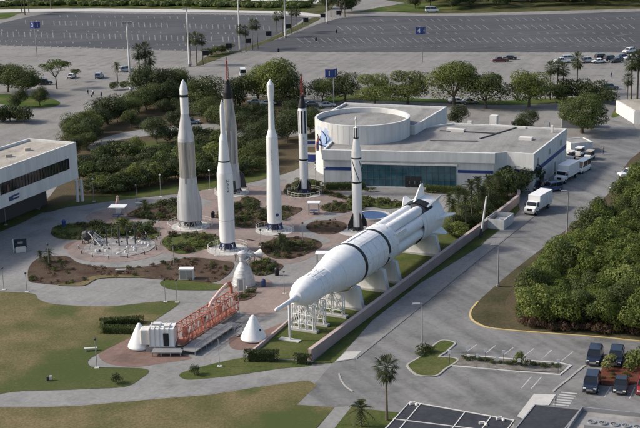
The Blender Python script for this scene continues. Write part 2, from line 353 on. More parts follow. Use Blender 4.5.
def band(mb, pts, w, z0, z1, closed=False, m=0):
    """a wall / kerb of width w following a centre line (world xy)"""
    n = len(pts); L = []; Rr = []
    for i in range(n):
        a = Vector(pts[i - 1] if (closed or i > 0) else pts[i]); b = Vector(pts[(i + 1) % n] if (closed or i < n - 1) else pts[i])
        d = (b - a).normalized(); nn = Vector((-d.y, d.x)) * w / 2; p = Vector(pts[i]); L.append(p + nn); Rr.append(p - nn)
    vs = [(p.x, p.y, z) for z in (z0, z1) for S in (L, Rr) for p in S]     # L0 R0 L1 R1
    fs = []
    for i in range(n if closed else n - 1):
        j = (i + 1) % n
        fs += [(i, 2 * n + i, 2 * n + j, j)[::-1][::-1], (n + i, n + j, 3 * n + j, 3 * n + i), (2 * n + i, 3 * n + i, 3 * n + j, 2 * n + j)]
    if not closed: fs += [(0, n, 3 * n, 2 * n), (n - 1, 3 * n - 1, 4 * n - 1, 2 * n - 1)]
    return mb.add(vs, fs, m)
def kerb(name, px, w=0.3, h=0.13, m='kerb', closed=False, sm=True):
    pts = [G2(*p) for p in px]
    if sm: pts = smooth_path(pts, closed)
    return setp(band(MB(), pts, w, 0.0, h, closed).build(name, m), kind='structure')
def text_mesh(body, size):
    cu = bpy.data.curves.new('lettering', 'FONT'); cu.body = body; cu.size = size; cu.align_x = 'CENTER'; cu.align_y = 'CENTER'; cu.extrude = 0.01
    cu.space_line = 0.85
    o = bpy.data.objects.new('lettering', cu); COL.objects.link(o)
    dg = bpy.context.evaluated_depsgraph_get(); me = o.evaluated_get(dg).to_mesh()
    vs = [tuple(v.co) for v in me.vertices]; fs = [tuple(p.vertices) for p in me.polygons]
    o.evaluated_get(dg).to_mesh_clear(); bpy.data.objects.remove(o); return vs, fs
def ground_poly(name, px, m, z, sm=True): return sheet(name, px, z, m, sm)
rnd = random.Random(7)
# ------------------------------------------------------------------ THE SETTING: ground, roads, lawns, markings
sheet_w('ground', [(-5000, -300), (5000, -300), (5000, 7000), (-5000, 7000)], -0.05, 'scrub')
sheet('concourse', [(-60, 12.5), (60, 11), (270, 13.5), (320, 15), (332, 9), (336, 0), (372, -2), (405, 3), (362, 10.5), (420, 13.5), (480, 13), (640, 8.5), (720, 6), (740, 480), (-90, 480), (-90, 60)], 0.0, 'pale_concrete', False)
sheet('sandy_field', [(-60, 3.2), (60, 1.8), (160, 2.2), (300, 3.4), (318, 2), (330, -5), (300, -8), (-60, -9)], -0.02, 'white_concrete')
sheet('field_grass', [(-60, 20), (0, 19.5), (18, 14), (32, 11), (10, 11), (-60, 12)], 0.03, 'lawn_mixed')
sheet('access_road', [(-60, 11.2), (60, 8.6), (140, 9), (270, 11), (316, 14), (315, 16.5), (270, 13.4), (140, 12), (62, 11.5), (-60, 14)], 0.05, 'white_concrete')
lotA = [(-60, 30), (0, 23.5), (32, 16), (56, 12.2), (100, 13.2), (270, 15.2), (306, 17), (292, 27), (272, 37), (250, 46), (236, 51.5), (160, 50), (60, 47), (0, 45), (-60, 43)]
sheet('parking_lot', lotA, 0.04, 'dark_asphalt', False)
lotB = [(244, 51), (262, 44), (285, 37), (318, 24), (340, 18), (376, 15.5), (440, 16), (540, 14.5), (640, 11.5), (720, 10), (720, 52), (640, 52.5), (430, 52), (330, 51.8)]
sheet('parking_lot', lotB, 0.04, 'dark_asphalt', False)
sheet('median_strip', [(196, 66), (206, 57), (222, 51.5), (236, 51), (252, 45.5), (274, 36.5), (294, 27), (312, 18), (320, 19), (300, 29), (280, 37.5), (258, 46), (242, 51), (226, 56), (210, 62)], 0.06, 'scrub')
mk = MB()                       # painted stall markings of the two empty lots
def tick(x, y, dx, dy, w, z=0.07):
    a, b = G(x - dx / 2, y - dy / 2, z), G(x + dx / 2, y + dy / 2, z); d = (b - a).normalized(); n = Vector((-d.y, d.x, 0)) * w / 2
    mk.quad(a + n, b + n, b - n, a - n)
def row(x0, y0, x1, y1, step, dx, dy, w=0.28, skip=0.0):
    k = int(abs(x1 - x0) / step)
    for i in range(k):
        if rnd.random() < skip: continue
        t = i / k; tick(x0 + (x1 - x0) * t, y0 + (y1 - y0) * t, dx, dy, w)
row(2, 30, 240, 33.5, 7.1, 0.5, 1.2, .5, skip=.3); row(318, 33.5, 640, 33, 9.2, 3, 1.5, .3, skip=.35)
row(2, 34, 240, 39.5, 5.6, 0.6, 5.2, .34, skip=.05); row(0, 41, 236, 46, 5.6, 0.4, 1.6, .3, skip=.2); row(20, 22, 275, 28, 5.6, 0.6, 4.5, .34, skip=.06); row(60, 16, 280, 19, 7.6, 0.5, 2.2, skip=.2)
row(300, 40.5, 640, 40, 7.6, 6.5, 4.6, .36); row(300, 46.5, 640, 46.5, 7.6, 2.5, 1.2, .3, skip=.2); row(340, 28, 640, 26.5, 7.9, 6.0, 4.4, .36, skip=.05); row(375, 20.5, 640, 18.5, 7, 4, 2.2, .36, skip=.15)
row(0, 45.2, 160, 50, 7.2, .7, 2.4, .4); row(160, 50, 236, 51.5, 7.2, .7, 2.0, .4); row(330, 52, 640, 52.4, 7, 3.2, .3, .5, skip=.3); row(90, 12.6, 300, 15.2, 5.0, .5, 1.6, .3)
for y, x0, x1 in ((54, 250, 640), (63, 240, 640), (74, 340, 620), (78, -10, 120), (60, -10, 190), (68, -10, 180), (56, -10, 120), (64, -10, 130), (72, 40, 125), (60, 300, 640), (67, 330, 640), (80, 560, 640)): row(x0, y, x1, y + 1.5, 9, 6, .2, .25, skip=.35)
for x0, y0, x1, y1 in ((72, 33.5, 96, 33.7), (440, 25, 462, 24), (600, 37, 632, 34), (47, 21, 64, 21)): 
    tick((x0 + x1) / 2, (y0 + y1) / 2, x1 - x0, y1 - y0, .5)
setp(mk.build('stall_markings', 'worn_stripe'), kind='structure')
# mid distance
sheet('concourse', [(-90, 205), (0, 190), (60, 175), (62, 120), (100, 100), (200, 95), (330, 105), (330, 140), (345, 180), (460, 188), (480, 235), (420, 262), (330, 330), (310, 362), (330, 380), (300, 480), (-90, 480)], 0.03, 'concrete', False)
sheet('service_road', [(313, 386), (333, 363), (355, 359.5), (480, 258.5), (530, 219.5), (551, 196), (560, 180), (586, 165), (582, 148), (590, 132), (597, 112), (606, 92), (612, 84), (624, 84), (628, 100), (634, 125), (640, 140), (720, 150), (760, 480), (290, 480), (316, 428), (335, 407.5), (297, 405)], 0.05, 'asphalt', False)
sheet('woodland_floor', [(40, 212), (85, 203.5), (160, 196), (215, 189), (262, 180), (300, 168), (322, 150), (322, 118), (290, 96), (240, 98), (190, 90), (150, 86), (100, 112), (60, 140), (60, 180)], 0.05, 'soil')
sheet('woodland_floor', [(0, 104), (40, 108), (60, 104), (48, 98), (0, 94), (-40, 96)], 0.05, 'lawn_mixed')
sheet('verge', [(320, 110), (345, 100), (380, 101), (440, 103), (500, 105), (560, 103), (600, 100), (600, 96), (500, 100.5), (430, 99), (380, 97), (330, 96)], 0.05, 'lawn_mixed')
sheet('verge', [(612, 118), (617, 106), (625, 100), (650, 98), (690, 96), (690, 116), (650, 113), (632, 111)], 0.07, 'lawn_mixed')
sheet('lawn', [(40, 211), (62, 208), (85, 205), (110, 201.5), (160, 195.5), (215, 188.5), (262, 179.5), (266, 171), (250, 172), (215, 179), (160, 187), (120, 193), (80, 198)], 0.07, 'lawn_green')
sheet('lawn', [(118, 150), (135, 144), (156, 141), (172, 146), (180, 152), (160, 157), (135, 157)], 0.07, 'lawn_green')
sheet('lawn', [(165, 147), (185, 143), (240, 140), (262, 146), (250, 152), (210, 150), (190, 152)], 0.07, 'lawn_green')
sheet('path', [(95, 150), (110, 142), (140, 137), (168, 134), (215, 131), (250, 139), (300, 136), (322, 128), (322, 122), (300, 129), (250, 133), (215, 124), (180, 126), (140, 130), (110, 136), (88, 146)], 0.06, 'concrete')
sheet('lawn', [(-20, 206), (11, 203), (38, 209.5), (44, 212), (20, 224), (0, 232), (-20, 240)], 0.06, 'lawn_green', False)
# plaza
sheet('plaza', [(140, 236), (150, 228), (180, 219), (205, 207), (222, 196), (262, 187), (300, 184), (335, 190), (352, 200), (366, 226), (352, 238), (330, 247), (300, 262), (262, 265), (230, 262), (190, 258), (160, 252)], 0.05, 'pink_paving')
ROCK = {'a': (190.5, 226.5), 'f': (228, 250), 'd': (275, 230.5), 'm': (232, 193), 'r': (304.5, 194), 'j': (357.5, 231)}
for k, r in (('a', 7.5), ('f', 7), ('d', 7.5), ('m', 7), ('r', 7), ('j', 6.5)):
    disc('plaza', G2(*ROCK[k]), r, 0.065, 'pink_paving'); disc('plaza', G2(*ROCK[k]), 3.6, 0.08, 'white_concrete')
FC = G2(120, 247); KC = G2(117, 216); EC = G2(244, 285)
disc('plaza', FC, 9.2, 0.06, 'pink_paving'); disc('plaza', KC, 6.0, 0.06, 'pink_paving'); disc('plaza', EC, 4.6, 0.06, 'pink_paving')
sheet('plaza', [(64, 247), (72, 242), (88, 240), (100, 243), (98, 248), (84, 251), (68, 250)], 0.055, 'brick_paving')
sheet('path', [(300, 225), (325, 214), (352, 206), (352, 212), (330, 220), (310, 230), (330, 240), (322, 244), (302, 236)], 0.075, 'concrete')
sheet('plaza', [(236, 300), (250, 290), (270, 287), (294, 288), (296, 298), (292, 306), (264, 316), (243, 313)], 0.05, 'pink_paving')
sheet('plaza', [(229, 343), (233, 336), (262, 331), (284, 323), (291, 325), (262, 345), (247, 350), (233, 349)], 0.05, 'brick_paving')
sheet('plaza', [(99, 352), (118, 340), (140, 334), (165, 350), (192, 358), (165, 363), (134, 367), (106, 363)], 0.05, 'brick_paving')
# lawns around the garden
sheet('lawn', [(-60, 288), (0, 291.5), (33, 294), (38, 299), (50, 303.5), (70, 305.5), (95, 306.5), (117, 306), (160, 301.5), (180, 302.5), (156, 320), (131, 337), (103, 351.5), (89, 360), (90, 366), (100, 367.5), (140, 368.5), (149, 371.5), (142, 378), (127, 386.5), (95, 389), (25, 391), (-60, 390)], 0.06, 'lawn_dry')
sheet('lawn', [(-60, 408), (0, 407.5), (40, 407.5), (80, 406), (160, 399), (210, 395), (260, 387), (300, 381.5), (309, 381), (317, 385.5), (297, 405), (335, 407.6), (316, 430), (290, 480), (-90, 480)], 0.06, 'lawn_dry', False)
sheet('lawn', [(352, 406.5), (367, 409.5), (395, 412.5), (402, 413), (385, 440), (370, 470), (312, 470), (335, 428)], 0.07, 'lawn_green', False)
sheet('path', [(335, 407.5), (352, 406.5), (335, 428), (312, 470), (290, 470), (316, 429)], 0.06, 'concrete', False)
sheet('path', [(-60, 391.5), (25, 392), (95, 390), (127, 387.5), (182, 380.5), (236, 376.5), (282, 369.8), (309, 367), (334, 363.5), (318, 384), (309, 380.3), (300, 380.7), (260, 386), (210, 394), (160, 398), (80, 405), (40, 406.5), (-60, 407)], 0.045, 'concrete', False)
sheet('lawn', [(180, 377), (182, 373), (196, 368.5), (222, 362), (247.5, 357.5), (262, 359), (305, 361.5), (310, 366), (280, 369), (235, 375.5), (192, 380)], 0.06, 'lawn_green')
W0, W1 = Vector((-1.8, 165.4)), Vector((34.5, 236.3)); WD = (W1 - W0).normalized(); WN = Vector((-WD.y, WD.x))
def wl(t, o): p = W0 + WD * t + WN * o; return (p.x, p.y)
sheet_w('lawn', [wl(1, 0), wl(80, 0), wl(80, 9), wl(60, 11), wl(14, 10.2), wl(8, 9.2), wl(-1.2, 8.2), wl(-1, 4)], 0.062, 'lawn_green')
sheet('lawn', [(440, 246), (460, 234), (478, 224), (500, 212), (510, 200), (500, 192), (486, 196), (470, 200), (452, 206), (446, 220)], 0.055, 'lawn_green')
sheet('lawn', [(311, 364), (334, 363), (345, 351.5), (372, 321), (420, 283.5), (480, 246.5), (486, 240), (505, 226), (520, 210), (518, 200), (505, 212), (480, 231), (440, 258), (370, 315)], 0.058, 'lawn_green', False)
sheet('sidewalk', [(334, 363), (355, 359.3), (480, 258.2), (530, 219.2), (550, 203), (541, 203), (511, 222), (480, 247), (420, 284), (372, 321.5), (345, 352)], 0.10, 'concrete', False)
sheet('sidewalk', [(336, 361.8), (354, 359), (361.5, 351.8), (346, 352.2)], 0.112, 'white_concrete', False)
kerb('kerb', [(356, 359.3), (480, 259), (530, 220), (551, 203)], .2, .12, 'concrete', sm=False)
kerb('kerb', [(339, 374), (341, 380), (346, 387), (353, 392)], .22, .12)
sheet('verge', [(478, 302), (471, 312), (472, 319), (480, 324.5), (495, 328.5), (540, 332.5), (600, 337), (640, 341), (720, 347), (720, 120), (640, 152), (612, 190), (585, 214), (555, 239), (517, 268), (495, 286.5)], 0.08, 'soil')
sheet('verge', [(478, 302.5), (472, 312), (473, 318.5), (481, 324), (495, 328), (540, 332), (600, 336.5), (640, 340.5), (640, 334), (560, 328), (518, 322), (505, 305), (516, 286), (550, 246), (530, 258)], 0.092, 'verge_grass')
kerb('kerb', [(478, 302), (471, 311), (471.5, 319), (480, 325), (495, 329), (540, 333), (600, 337.5), (640, 341.5), (720, 347.5)], .3, .13, 'yellow_kerb')
# parking island and planted median
isl = [(407.5, 367), (411, 363), (420, 357.5), (437, 343.5), (445, 341), (455, 343.5), (452, 347.5), (445, 353.5), (439, 357.5), (448, 358), (457, 359.5), (456, 363), (445, 370), (437.5, 376), (427, 377), (416, 375)]
sheet('island_lawn', isl, 0.14, 'lawn_green'); kerb('kerb', isl, .28, .17, 'kerb', True)
sheet('planter_bed', [(450, 361), (470, 356.5), (510, 360), (562, 364.5), (566, 369), (560, 373), (510, 370.5), (452, 366)], 0.13, 'gravel', False)
kerb('kerb', [(452, 366.5), (510, 371.5), (560, 375.5), (571, 366), (562, 364), (510, 359.6), (462, 355.4)], .35, .15, 'white_concrete', sm=False)
kerb('kerb', [(553, 392), (560, 386), (568, 380), (576, 373), (585, 366)], .3, .14)
sheet('mulch_bed', [(594, 384), (600, 374), (606, 366), (630, 364), (670, 362), (680, 380), (650, 383), (620, 386)], 0.14, 'red_mulch')
sheet('sidewalk', [(517, 417), (534, 394.5), (556, 395), (549, 406), (535, 405.5), (524, 420)], 0.11, 'white_concrete', False)
mk = MB()
for a in ((467, 351.5, 477, 344.3), (486, 353, 495.5, 345.3), (503.5, 354.8, 513.5, 347.3), (524, 356, 534, 348.3), (541.5, 359.5, 552, 350), (521.5, 388, 531.5, 376.5), (531, 388.8, 541.5, 376.8), (541.5, 359.2, 551, 350), (561.5, 361, 573, 351.5), (604.5, 397, 611.5, 385.5), (629.5, 398.5, 635, 387), (448, 352, 455, 345.5)):
    tick((a[0] + a[2]) / 2, (a[1] + a[3]) / 2, a[2] - a[0], a[3] - a[1], .12, .058)
for i in range(6):
    t = i / 5; x, y = 561 + (553 - 561) * t, 392 + (404 - 392) * t; tick(x + 8, y + .9, 16, 1.6, .32, .058)
setp(mk.build('stall_markings', 'stripe'), kind='structure')
# planting beds (soil); the shrubs on them are things
BEDS = {
 'grass plot beside the splash fountain': ([(52, 235), (52, 229.5), (57, 226.5), (80, 223), (110, 224.5), (142, 226), (157, 231), (160, 236), (142, 242), (115, 239.5), (80, 240), (60, 239)], 'lawn_green'),
 'bed behind the silver rocket': ([(127, 216), (140, 208), (160, 203), (182, 203), (184, 213), (176, 221), (162, 221), (145, 219)], 'mulch'),
 'wide mulch bed below the splash fountain': ([(29, 281), (29, 268), (38, 259), (52, 256.5), (68, 257), (80, 263.5), (110, 268), (150, 266.5), (166, 262), (192, 258), (222, 261), (234, 264), (228, 275), (212, 283), (188, 281), (165, 280), (130, 277.5), (97, 276.5), (86, 283), (60, 285), (40, 283.5)], 'mulch'),
 'bed in front of the silver rocket': ([(162, 243), (169, 236), (195, 233.5), (216, 236), (222, 243), (206, 249), (186, 254), (171, 252)], 'lawn_green'),
 'bed right of the tall white rocket': ([(261, 247), (272, 240), (296, 237.5), (316, 240), (322, 246), (312, 252), (296, 258), (280, 259.5), (267, 256)], 'mulch'),
 'bed behind the rocket engine': ([(245, 268), (254, 262.5), (266, 262), (283, 265.5), (275, 273), (258, 276)], 'mulch'),
 'round mound by the picnic table': ([(306, 228), (312, 222.5), (328, 220.5), (344, 223), (346, 229), (333, 234.5), (316, 233.5)], 'mulch'),
 'bed beside the small white rocket': ([(320, 208), (332, 203), (350, 203), (354, 209), (344, 213.5), (328, 212)], 'mulch'),
 'bed among the middle rockets': ([(214, 216), (230, 214), (236, 205), (246, 197), (258, 200), (262, 209), (284, 207), (302, 209), (290, 217), (268, 226), (240, 228)], 'mulch'),
 'clipped bed at the foot of the rocket engine': ([(232, 296), (240, 293), (252, 291.5), (256, 295), (248, 300), (236, 301)], 'mulch'),
 'bed in front of the museum': ([(326, 188.5), (345, 187), (364, 187), (364, 190), (345, 191), (326, 191.5)], 'mulch'),
 'bed right of the museum doors': ([(426, 190), (450, 190.5), (462, 191.5), (462, 195), (445, 194), (427, 193)], 'mulch'),
 'bed by the blue fountain': ([(345, 206), (352, 198), (362, 196), (380, 200), (402, 203), (404, 207), (385, 209), (368, 207), (356, 212)], 'lawn_green'),
 'bed under the museum wall': ([(284, 190), (300, 180), (316, 184), (326, 191), (345, 196), (342, 199), (320, 194), (305, 198), (288, 196)], 'mulch'),
}
for i, (k, (px, mm)) in enumerate(BEDS.items()):
    sheet('planting_bed', px, 0.10 + 0.002 * i, mm)
sheet('lawn', [(160, 283.5), (172, 279), (216, 284), (232, 286), (219, 290), (196, 290.5), (170, 289.5)], 0.085, 'lawn_green')
sheet('lawn', [(97, 276), (80, 283), (60, 284.5), (60, 286), (84, 286), (100, 279), (140, 278), (140, 276.5)], 0.14, 'lawn_dry')
# ------------------------------------------------------------------ BUILDINGS
def V2(*p): return Vector(p)
# museum: front hall, rear block, rotunda
mA, mB = G2(323, 149.5, 7.8), G2(494, 153, 7.8)
su = Vector((.905, -.42)).normalized(); sv = Vector((.42, .905)).normalized()
mD = Vector(G2(534, 154, 7.8)); mC = mD - su * 5.6; mE = mD + sv * 26.5; mF = Vector((30.5, 287.0)); mG = Vector((3.5, 274.0))
museum = thing('museum_building', 'long low white museum with grey roof, round drum, blue stripe and teal glass', 'building', (18, 262, 0))
hall = [mA, mB, tuple(mC), tuple(mD), tuple(mE), tuple(mF), tuple(mG)]
w = MB(); w.prism(hall, 0, 7.3); w.ring(hall, .35, 7.3, 7.8)
w.build('wall', 'building_white', museum, True)
MB().prism(inset([p for p in hall][::1], .35), 7.30, 7.42).build('roof', 'roof_grey', museum, True)
rp = [Vector(G2(415, 126, 9.4)), Vector(G2(447, 107, 9.4)), Vector(G2(345, 103, 9.4)), Vector(G2(316, 119, 9.4))]
rp = [tuple(p) for p in rp]
w = MB(); w.prism(rp, 0, 8.9); w.ring(rp, .4, 8.9, 9.5); w.build('rear_wall', 'building_white', museum, True)
MB().prism(inset(rp, .4), 8.9, 9.02).build('rear_roof', 'roof_grey', museum, True)
dc = G(362.4, 116.3, 11.5); n = 72
w = MB(); w.lathe([(10.35, 0), (10.35, 11.5), (9.85, 11.5), (9.85, 10.3)], n, 0, Matrix.Translation((dc.x, dc.y, 0)), cap=False)
for k in (4.0, 9.0): pass
w.build('rotunda_wall', 'building_white', museum, True)
w = MB(); w.lathe([(9.86, 10.45), (9.0, 10.46)], n, 0, Matrix.Translation((dc.x, dc.y, 0)), smooth=False); w.build('rotunda_roof', 'roof_grey', museum, True)
# facade details: teal glass wall with mullions, door portal, blue stripe, eave band
fA, fB = Vector(mA), Vector(mB); fd = (fB - fA).normalized(); fn = Vector((fd.y, -fd.x)); FL = (fB - fA).length
def fpt(t, o, z): p = fA + fd * t + fn * o; return (p.x, p.y, z)
def fbox(mb, t0, t1, z0, z1, o0, o1, m=0):
    vs = [fpt(t, o, z) for z in (z0, z1) for t, o in ((t0, o1), (t1, o1), (t1, o0), (t0, o0))]
    mb.add(vs, [(3, 2, 1, 0), (4, 5, 6, 7), (0, 1, 5, 4), (1, 2, 6, 5), (2, 3, 7, 6), (3, 0, 4, 7)], m)
def ft(px):            # facade parameter under a pixel column
    best = min((abs((lambda q: 320 + FPX * (q[0] / (q[1] * cT + 62 * sT)))((fA + fd * t)) - px), t) for t in np.arange(-2, FL + 3, .05)); return best[1]
t0, t1 = ft(362), ft(457)
mb = MB(); fbox(mb, t0, t1, .35, 4.95, -.1, .06)
gl = mb.build('glass_wall', 'glass_teal', museum, True)
mb = MB()
for i in range(17):
    t = t0 + (t1 - t0) * i / 16; fbox(mb, t - .05, t + .05, .35, 4.95, .06, .16)
for z in (.35, 1.9, 3.4, 4.9): fbox(mb, t0, t1, z - .05, z + .05, .06, .14)
mb.build('mullions', 'mullion', museum, True)
mb = MB(); fbox(mb, t0 - .3, t1 + .3, 4.98, 5.3, 0, .5); fbox(mb, t0 - .3, t1 + .3, 0, .33, 0, .2); mb.build('canopy', 'building_white', museum, True)
td = t0 + (t1 - t0) * .47
for i in range(3):
    mb = MB(); fbox(mb, td + i * 1.15, td + i * 1.15 + 1.0, .3, 2.6, .17, .24); dr = mb.build('door', 'glass_dark', museum, True)
    mb = MB(); fbox(mb, td + i * 1.15 + .82, td + i * 1.15 + .9, 1.0, 1.7, .25, .32); mb.move(tuple(-v for v in museum.location)); mb.build('handle', 'chrome', dr)
for ta, tb in ((.1, t0 - .4), (t1 + .4, FL - .1)):
    mb = MB(); fbox(mb, ta, tb, 3.5, 4.15, -.05, .04); mb.build('stripe', 'blue_paint', museum, True)
for a, b in ((mC, mD), (mD, mE), (Vector(rp[0]), Vector(rp[1]))):
    d = (b - a).normalized(); nn = Vector((d.y, -d.x)) * .04; z0 = 3.5; mb = MB()
    a2, b2 = a + d * .1 + nn, b - d * .1 + nn
    mb.quad((a2.x, a2.y, z0), (b2.x, b2.y, z0), (b2.x, b2.y, z0 + .9), (a2.x, a2.y, z0 + .9)); mb.build('stripe', 'blue_paint', museum, True)
mb = MB(); fbox(mb, -.2, FL + .25, 5.75, 7.82, 0, .45)
mb.build('fascia', 'building_white', museum, True)
for (px, py, s) in ((494, 124.5, (1.6, 1.6, 2.2)), (526, 139, (2.8, 1.6, .5)), (470, 124, (1.0, 1.0, .8)), (508, 127, (8, .5, .45)), (552, 132, (.5, .5, 1.6)), (456, 131, (4, 1.4, .6))):
    p = G(px, py, 7.5); mb = MB(); mb.box((p.x, p.y, 7.42 + s[2] / 2), s, -.42); mb.build('roof_unit', 'pole_white', museum, True)
for i in range(1, 8):
    t = FL * i / 8; mb = MB(); fbox(mb, t - .03, t + .03, 5.78, 7.8, .44, .455); mb.build('panel_joint', 'pole_white', museum, True)
for i in range(26):
    a = R(180 + 180 * i / 25); mb = MB(); c_, s_ = math.cos(a), math.sin(a); mb.box((dc.x + 10.355 * c_, dc.y + 10.355 * s_, 9.4), (.02, .05, 4.1), a); mb.build('panel_joint', 'pole_white', museum, True)
for i in range(1, 7):
    p = mD + sv * (26.5 * i / 7) + Vector((sv.y, -sv.x)) * .01; mb = MB(); mb.box((p.x, p.y, 3.85), (.03, .05, 7.6), math.atan2(-sv.x, sv.y)); mb.build('panel_joint', 'pole_white', museum, True)
mb = MB()
for a, b in (((480, 139), (516, 128)), ((430, 141), (478, 141.5)), ((440, 131), (500, 134))):
    p, q = G(*a, 7.42), G(*b, 7.42); band(mb, [(p.x, p.y), (q.x, q.y)], .35, 7.42, 7.62)
mb.build('roof_joint', 'dark_grey', museum, True)
for k in range(5):          # openings of the side wall
    p = mD + sv * (2.5 + 4.6 * k); d = Vector((sv.y, -sv.x)) * .03; mb = MB(); hh = 2.4 if k in (1, 3) else 1.2; zb = .05 if k in (1, 3) else 5.1
    a, b = p + d, p + sv * 1.3 + d
    mb.quad((a.x, a.y, zb), (b.x, b.y, zb), (b.x, b.y, zb + hh), (a.x, a.y, zb + hh)); mb.build('service_door' if zb < 1 else 'vent', 'grey_metal', museum, True)
# low annex and shed at the back of the museum
aP, aQ = Vector(G2(571, 143.2, 2.6)), Vector(G2(593, 141.5, 2.6)); ad = (aQ - aP).normalized(); an = Vector((-ad.y, ad.x))
annex = thing('annex_building', 'low white loading annex with flat roof behind the parked box trucks', 'building', (aP.x, aP.y, 0))
pl = [tuple(aP), tuple(aQ), tuple(aQ + an * 5), tuple(aP + an * 5)]
w = MB(); w.prism(pl, 0, 2.4); w.ring(pl, .25, 2.4, 2.6); w.build('wall', 'building_white', annex, True)
MB().prism(inset(pl, .25), 2.4, 2.46).build('roof', 'roof_grey', annex, True)
p = G(581, 139); shed = thing('shed', 'low grey flat roofed shed under the spreading tree behind the museum', 'shed', (p.x + 2, p.y + 14, 0), R(-8))
MB().box((0, 0, 1.3), (8, 3.2, 2.6)).build('wall', 'grey_metal', shed); MB().box((0, 0, 2.68), (8.5, 3.7, .16)).build('roof', 'roof_grey', shed)
MB().box((1.5, -1.62, 1.05), (1.8, .05, 2.1)).build('door', 'dark_grey', shed)
# office block on the left, first floor over columns
oA, oB0 = Vector(G2(76, 142, 12.0)), Vector(G2(0, 169, 12.0)); od = (oB0 - oA).normalized(); oB = oA + od * 52; on = Vector((od.y, -od.x))
if on.dot(Vector((1, 0))) > 0: on = -on        # towards the back (left)
office = thing('office_building', 'white office block raised on columns, with tan roof and one long dark ribbon window', 'building', (oA.x, oA.y, 0))
pl = [tuple(oA), tuple(oA + on * 11.5), tuple(oB + on * 14), tuple(oB)]
w = MB(); w.prism(pl, 4.6, 11.4); w.ring(pl, .4, 11.4, 12.0); w.build('wall', 'building_white', office, True)
MB().prism(inset(pl, .4) if True else pl, 11.40, 11.52).build('roof', 'roof_tan', office, True)
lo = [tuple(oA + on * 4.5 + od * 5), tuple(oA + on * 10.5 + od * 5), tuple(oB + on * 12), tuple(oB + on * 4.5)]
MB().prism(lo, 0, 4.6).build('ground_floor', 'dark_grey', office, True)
def opt(t, o, z): p = oA + od * t - on * o; return (p.x, p.y, z)
mb = MB(); mb.add([opt(t, o, z) for z in (7.1, 9.3) for t, o in ((3.0, .03), (25, .03), (25, -.3), (3.0, -.3))], [(0, 1, 5, 4)[::1], (4, 5, 6, 7), (3, 2, 1, 0), (1, 2, 6, 5), (2, 3, 7, 6), (3, 0, 4, 7)])
wi = mb.build('window', 'glass_dark', office, True)
mb = MB()
for i in range(24):
    t = 3 + 22 * i / 23; mb.add([opt(tt, o, z) for z in (7.1, 9.3) for tt, o in ((t - .05, .12), (t + .05, .12), (t + .05, .03), (t - .05, .03))], [(0, 1, 5, 4), (1, 2, 6, 5), (3, 0, 4, 7), (2, 3, 7, 6)])
mb.move(tuple(-v for v in office.location)); mb.build('mullions', 'dark_grey', wi)
mb = MB()
for t, z0, z1, ln in ((21.5, 5.35, 6.2, 1.2), (19.5, 5.95, 6.3, 2.4), (19.6, 5.35, 5.7, 2.0)):
    mb.add([opt(tt, .05, z) for z in (z0, z1) for tt in (t, t + ln)], [(0, 1, 3, 2)])
mb.build('sign', 'stand_blue', office, True)
for px, py in ((78, 202), (82.5, 201.5)):
    p = G(px, py); MB().cone((p.x, p.y, 0), (p.x, p.y, 4.6), .32, .32, 12).build('column', 'building_white', office, True)
p = G(3, 214); MB().box((p.x - 1.5, p.y, 2.3), (2.4, 2.4, 4.6), .4).build('stair_tower', 'building_white', office, True)
for t in (8, 14):
    p = oA + od * t + on * 6; MB().box((p.x, p.y, 11.8), (1.2, 1.0, .6), .4).build('roof_unit', 'roof_tan', office, True)
# white block at the right edge, behind the verge
p = G(634, 124); blk = thing('storage_building', 'white windowless block at the far right beside the grass verge', 'building', (p.x, p.y, 0))
w = MB(); pts = [(0, 0), (12, -4), (20, 16), (-1.2, 15)]; w.prism(pts, 0, 3.3); w.build('wall', 'building_white', blk)
MB().prism(inset(pts, .3), 3.3, 3.45).build('roof', 'roof_tan', blk)
# foreground building: two black roofs with white battens and a framed plant deck
def roofpoly(px, z): return [G2(*q, z) for q in px]
zf = 4.6
shop = thing('shop_building', 'flat black roofed building with white roof battens in the near foreground', 'building', (*G2(450, 425, zf), 0))
r1 = roofpoly([(410, 402.5), (514, 421), (500, 440), (470, 470), (340, 470), (387, 428)], zf)
MB().prism(r1, 0, zf).build('wall', 'building_white', shop, True)
MB().prism(inset(r1, .12), zf, zf + .06).build('roof', 'roof_black', shop, True)
mb = MB()
for a, b in (((420.5, 404.6), (385, 447)), ((465, 412.8), (430, 458)), ((491, 417.3), (470, 446)), ((393, 419.5), (503, 433)), ((375, 440), (480, 455))):
    p, q = G(*a, zf), G(*b, zf); band(mb, [(p.x, p.y), (q.x, q.y)], .11, zf + .06, zf + .13)
mb.build('batten', 'pole_white', shop, True)
mb = MB(); band(mb, r1, .14, zf, zf + .14, True); mb.build('coping', 'pole_white', shop, True)
for px, py in ((499, 420), (482, 424.5), (412.5, 405)):
    p = G(px, py, zf); mb = MB(); mb.box((p.x, p.y, zf + .22), (.7, .22, .28), .3); mb.box((p.x + .4, p.y - .25, zf + .18), (.18, .6, .2), .3); mb.build('vent', 'pole_white', shop, True)
zg = 4.9
pav = thing('plant_building', 'black roofed foreground building carrying a pale framed deck of round cooling fans', 'building', (*G2(580, 428, zg), 0))
r2 = roofpoly([(535, 405.5), (580, 410.5), (566, 428), (545, 460), (490, 470), (515, 430)], zg)
MB().prism(r2, 0, zg).build('wall', 'building_white', pav, True); MB().prism(inset(r2, .1), zg, zg + .06).build('roof', 'roof_black', pav, True)
mb = MB(); band(mb, r2, .14, zg, zg + .14, True); mb.build('coping', 'grey_metal', pav, True)
r3 = roofpoly([(582, 411), (660, 419), (660, 470), (548, 470), (570, 428)], zg - .1)
MB().prism(r3, 0, zg - .1).build('deck', 'roof_grey', pav, True)
mb = MB(); band(mb, r3, .2, zg - .1, zg + .4, True); mb.build('parapet', 'grey_metal', pav, True)
